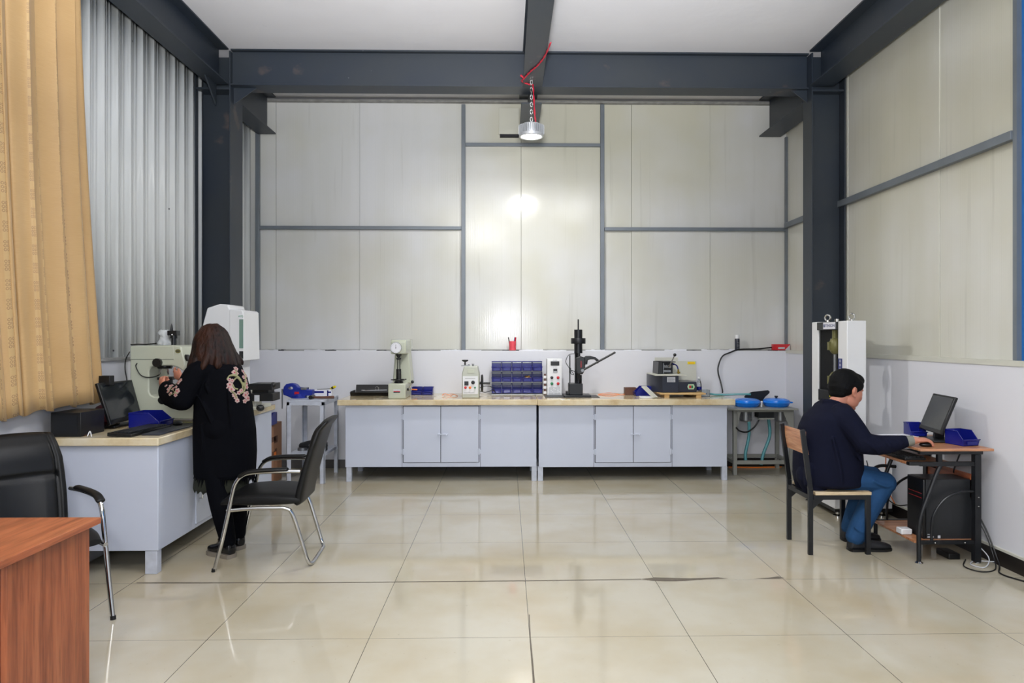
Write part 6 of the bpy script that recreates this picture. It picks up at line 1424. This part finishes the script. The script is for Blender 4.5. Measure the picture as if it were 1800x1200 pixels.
m.limb([(-1.99, 5.04, 1.27), (-1.995, 5.07, 1.25), (-2.16, 5.17, 1.12)], [.075, .078, .066]); m.limb([(-2.16, 5.17, 1.12), (-2.27, 5.16, 1.155), (-2.335, 5.155, 1.178)], [.064, .056, .044])
for p in ([(-2.10, 4.77, 1.10), (-2.03, 4.755, .98), (-1.98, 4.75, .86)], [(-1.90, 4.775, 1.15), (-1.88, 4.77, .95), (-1.86, 4.77, .75)], [(-2.08, 4.765, .90), (-2.06, 4.755, .75), (-2.05, 4.755, .62)], [(-2.16, 4.715, 1.14), (-2.20, 4.70, 1.09), (-2.19, 4.72, 1.03)], [(-2.03, 4.80, 1.22), (-2.05, 4.775, 1.17), (-2.03, 4.775, 1.12)]): m.limb(p, [.006, .010, .006])
m.limb([(-2.12, 4.93, 1.335), (-2.05, 4.865, 1.335), (-1.96, 4.90, 1.325)], [(.014, .030)]*3)      # collar
coat = blob(m, 'coat', 'blackcloth', wom, .0065, 3)
# ragged hem tufts and threads
m = mb(); rr = random.Random(6)
for i in range(150):
    a = 2*math.pi*rr.random(); p = Vector((-1.972+.198*math.cos(a), 4.90+.152*math.sin(a), .54)); L = rr.uniform(.015, .07)
    m.tube([p, p+Vector((rr.uniform(-.012, .012), rr.uniform(-.01, .01), -L))], [.006, .0012], 5)
for i in range(14):
    p = Vector((-1.80+rr.uniform(0, .015), 4.88+rr.uniform(-.03, .03), .64+rr.uniform(-.05, .05))); m.tube([p, p+Vector((rr.uniform(.005, .025), -.01, rr.uniform(-.02, .01)))], [.004, .001], 5)
m.build('frayed_hem', 'blackcloth', coat)
# olive lace under the hem
m = mb(); R = []
for z, hx, hy in ((.60, .170, .125), (.52, .180, .135), (.455, .186, .140), (.435, .178, .135)):
    R.append([Vector((-1.995+hx*math.cos(2*math.pi*k/60), 4.895+hy*math.sin(2*math.pi*k/60), z+(.012*math.sin(k*2.1) if z < .5 else 0))) for k in range(60)])
m.rings(R, False); lc = m.build('lace_underskirt', 'olive', wom); so = lc.modifiers.new('thick', 'SOLIDIFY'); so.thickness = .004
# trousers
m = mb(); m.limb([(-1.98, 4.86, .86), (-1.98, 4.94, .86)], [.13, .13])
for K_ in (wn, wf): m.limb([K_[0], K_[0].lerp(K_[1], .5), K_[1]], [.092, .086, .072]); m.limb([K_[1], K_[1].lerp(K_[2], .4), K_[2]+Vector((0, 0, .02))], [.072, .068, .052])
blob(m, 'trousers', 'blackcloth', wom, .0065, 4)
for (hx, hy) in ((-1.855, 4.74), (-1.865, 4.935)):
    o = blob(shoe(mb(), (hx, hy, .014), (g.x, g.y, 0), .235, .043, .085), 'shoe', 'shoegloss', wom, .0045, 2)
    sole((hx, hy, 0), (g.x, g.y, 0), .238, .044, .028).build('sole', 'sole', o)
mb().torus((-2.375, 5.152, 1.192), .031, .005, (-.9, .1, .4), 20, 6).build('bracelet', 'white', wom)
# embroidery laid on the cloth
bpy.context.view_layer.update(); dg = bpy.context.evaluated_depsgraph_get(); ce = coat.evaluated_get(dg)
def hit(px, py):
    d = ray(px, py).normalized(); inv = coat.matrix_world.inverted(); ok, loc, nrm, _ = ce.ray_cast(inv @ CAM, inv.to_3x3() @ d)
    return (coat.matrix_world @ loc, (coat.matrix_world.to_3x3() @ nrm).normalized()) if ok else None
m = mb(); rr = random.Random(31)
def disc(c, nrm, r, mi, rot=0, asp=1.0):
    u_ = nrm.orthogonal().normalized(); v_ = nrm.cross(u_); ca, sa = math.cos(rot), math.sin(rot); a1 = u_*ca+v_*sa; a2 = v_*ca-u_*sa
    top = [c+nrm*.0035+a1*r*math.cos(2*math.pi*k/8)+a2*r*asp*math.sin(2*math.pi*k/8) for k in range(8)]; bot = [p-nrm*.006 for p in top]; m.mat(mi).rings([bot, top])
def bloom(px, py, s=1.0):
    h = hit(px, py)
    if not h: return
    c, n_ = h; u_ = n_.orthogonal().normalized(); v_ = n_.cross(u_); o = rr.uniform(0, 6)
    for k in range(5): a = o+2*math.pi*k/5; disc(c+(u_*math.cos(a)+v_*math.sin(a))*.0105*s, n_, .0075*s, 0, a)
    disc(c+n_*.002, n_, .0048*s, 1)
def sprig(pts, mi=2, r=.0045):
    P_ = [hit(*p) for p in pts]; P_ = [h[0]+h[1]*.003 for h in P_ if h]
    if len(P_) > 1: m.mat(mi).tube(cr(P_, 4), r, 5)
for x, y, s in ((414.5, 648, 1), (412, 655, 1.2), (416, 656, .8), (404, 676, 1.2), (407, 684, 1.3), (402, 681, .9), (412, 694, 1), (417, 704, .9), (414.5, 699, .8), (427, 653, 1), (431, 659, 1.1), (428, 663, .8), (432, 669, .9), (433, 680, 1), (431, 694, 1.3), (435, 700, 1.2), (430, 705, .9), (434, 691, 1), (424, 686, .8), (420, 690, .9), (408, 669, .8), (403, 667, .8), (433, 674, .9)): bloom(x, y, s)
for pts in ([(399, 667), (404, 660), (413, 659), (420, 664), (424, 671), (428, 678)], [(411, 668), (416, 664), (422, 669), (426, 677), (426, 684)], [(404, 661), (410, 660), (417, 662), (423, 668)], [(427, 672), (430, 680), (428, 688), (421, 692)], [(414, 650), (415, 657), (413, 662)], [(429, 655), (431, 666), (430, 678)], [(406, 686), (412, 692), (416, 700)], [(409, 676), (412, 682), (418, 684)]): sprig(pts, 2, .0055)
for x, y, s in ((301, 678, .9), (305, 683, 1), (297, 683, .9), (312, 687, 1.1), (309, 694, .8), (300, 692, .9), (314, 672, .9), (318, 668, .7), (296, 688, .7), (310, 680, .6), (292, 678, .6)): bloom(x, y, s)
for pts in ([(296, 690), (301, 682), (308, 676), (315, 670)], [(298, 694), (305, 692), (311, 686)], [(303, 684), (309, 690), (312, 692)]): sprig(pts, 2, .003)
m.build('flower_embroidery', ['flower', 'petalred', 'stem'], coat)
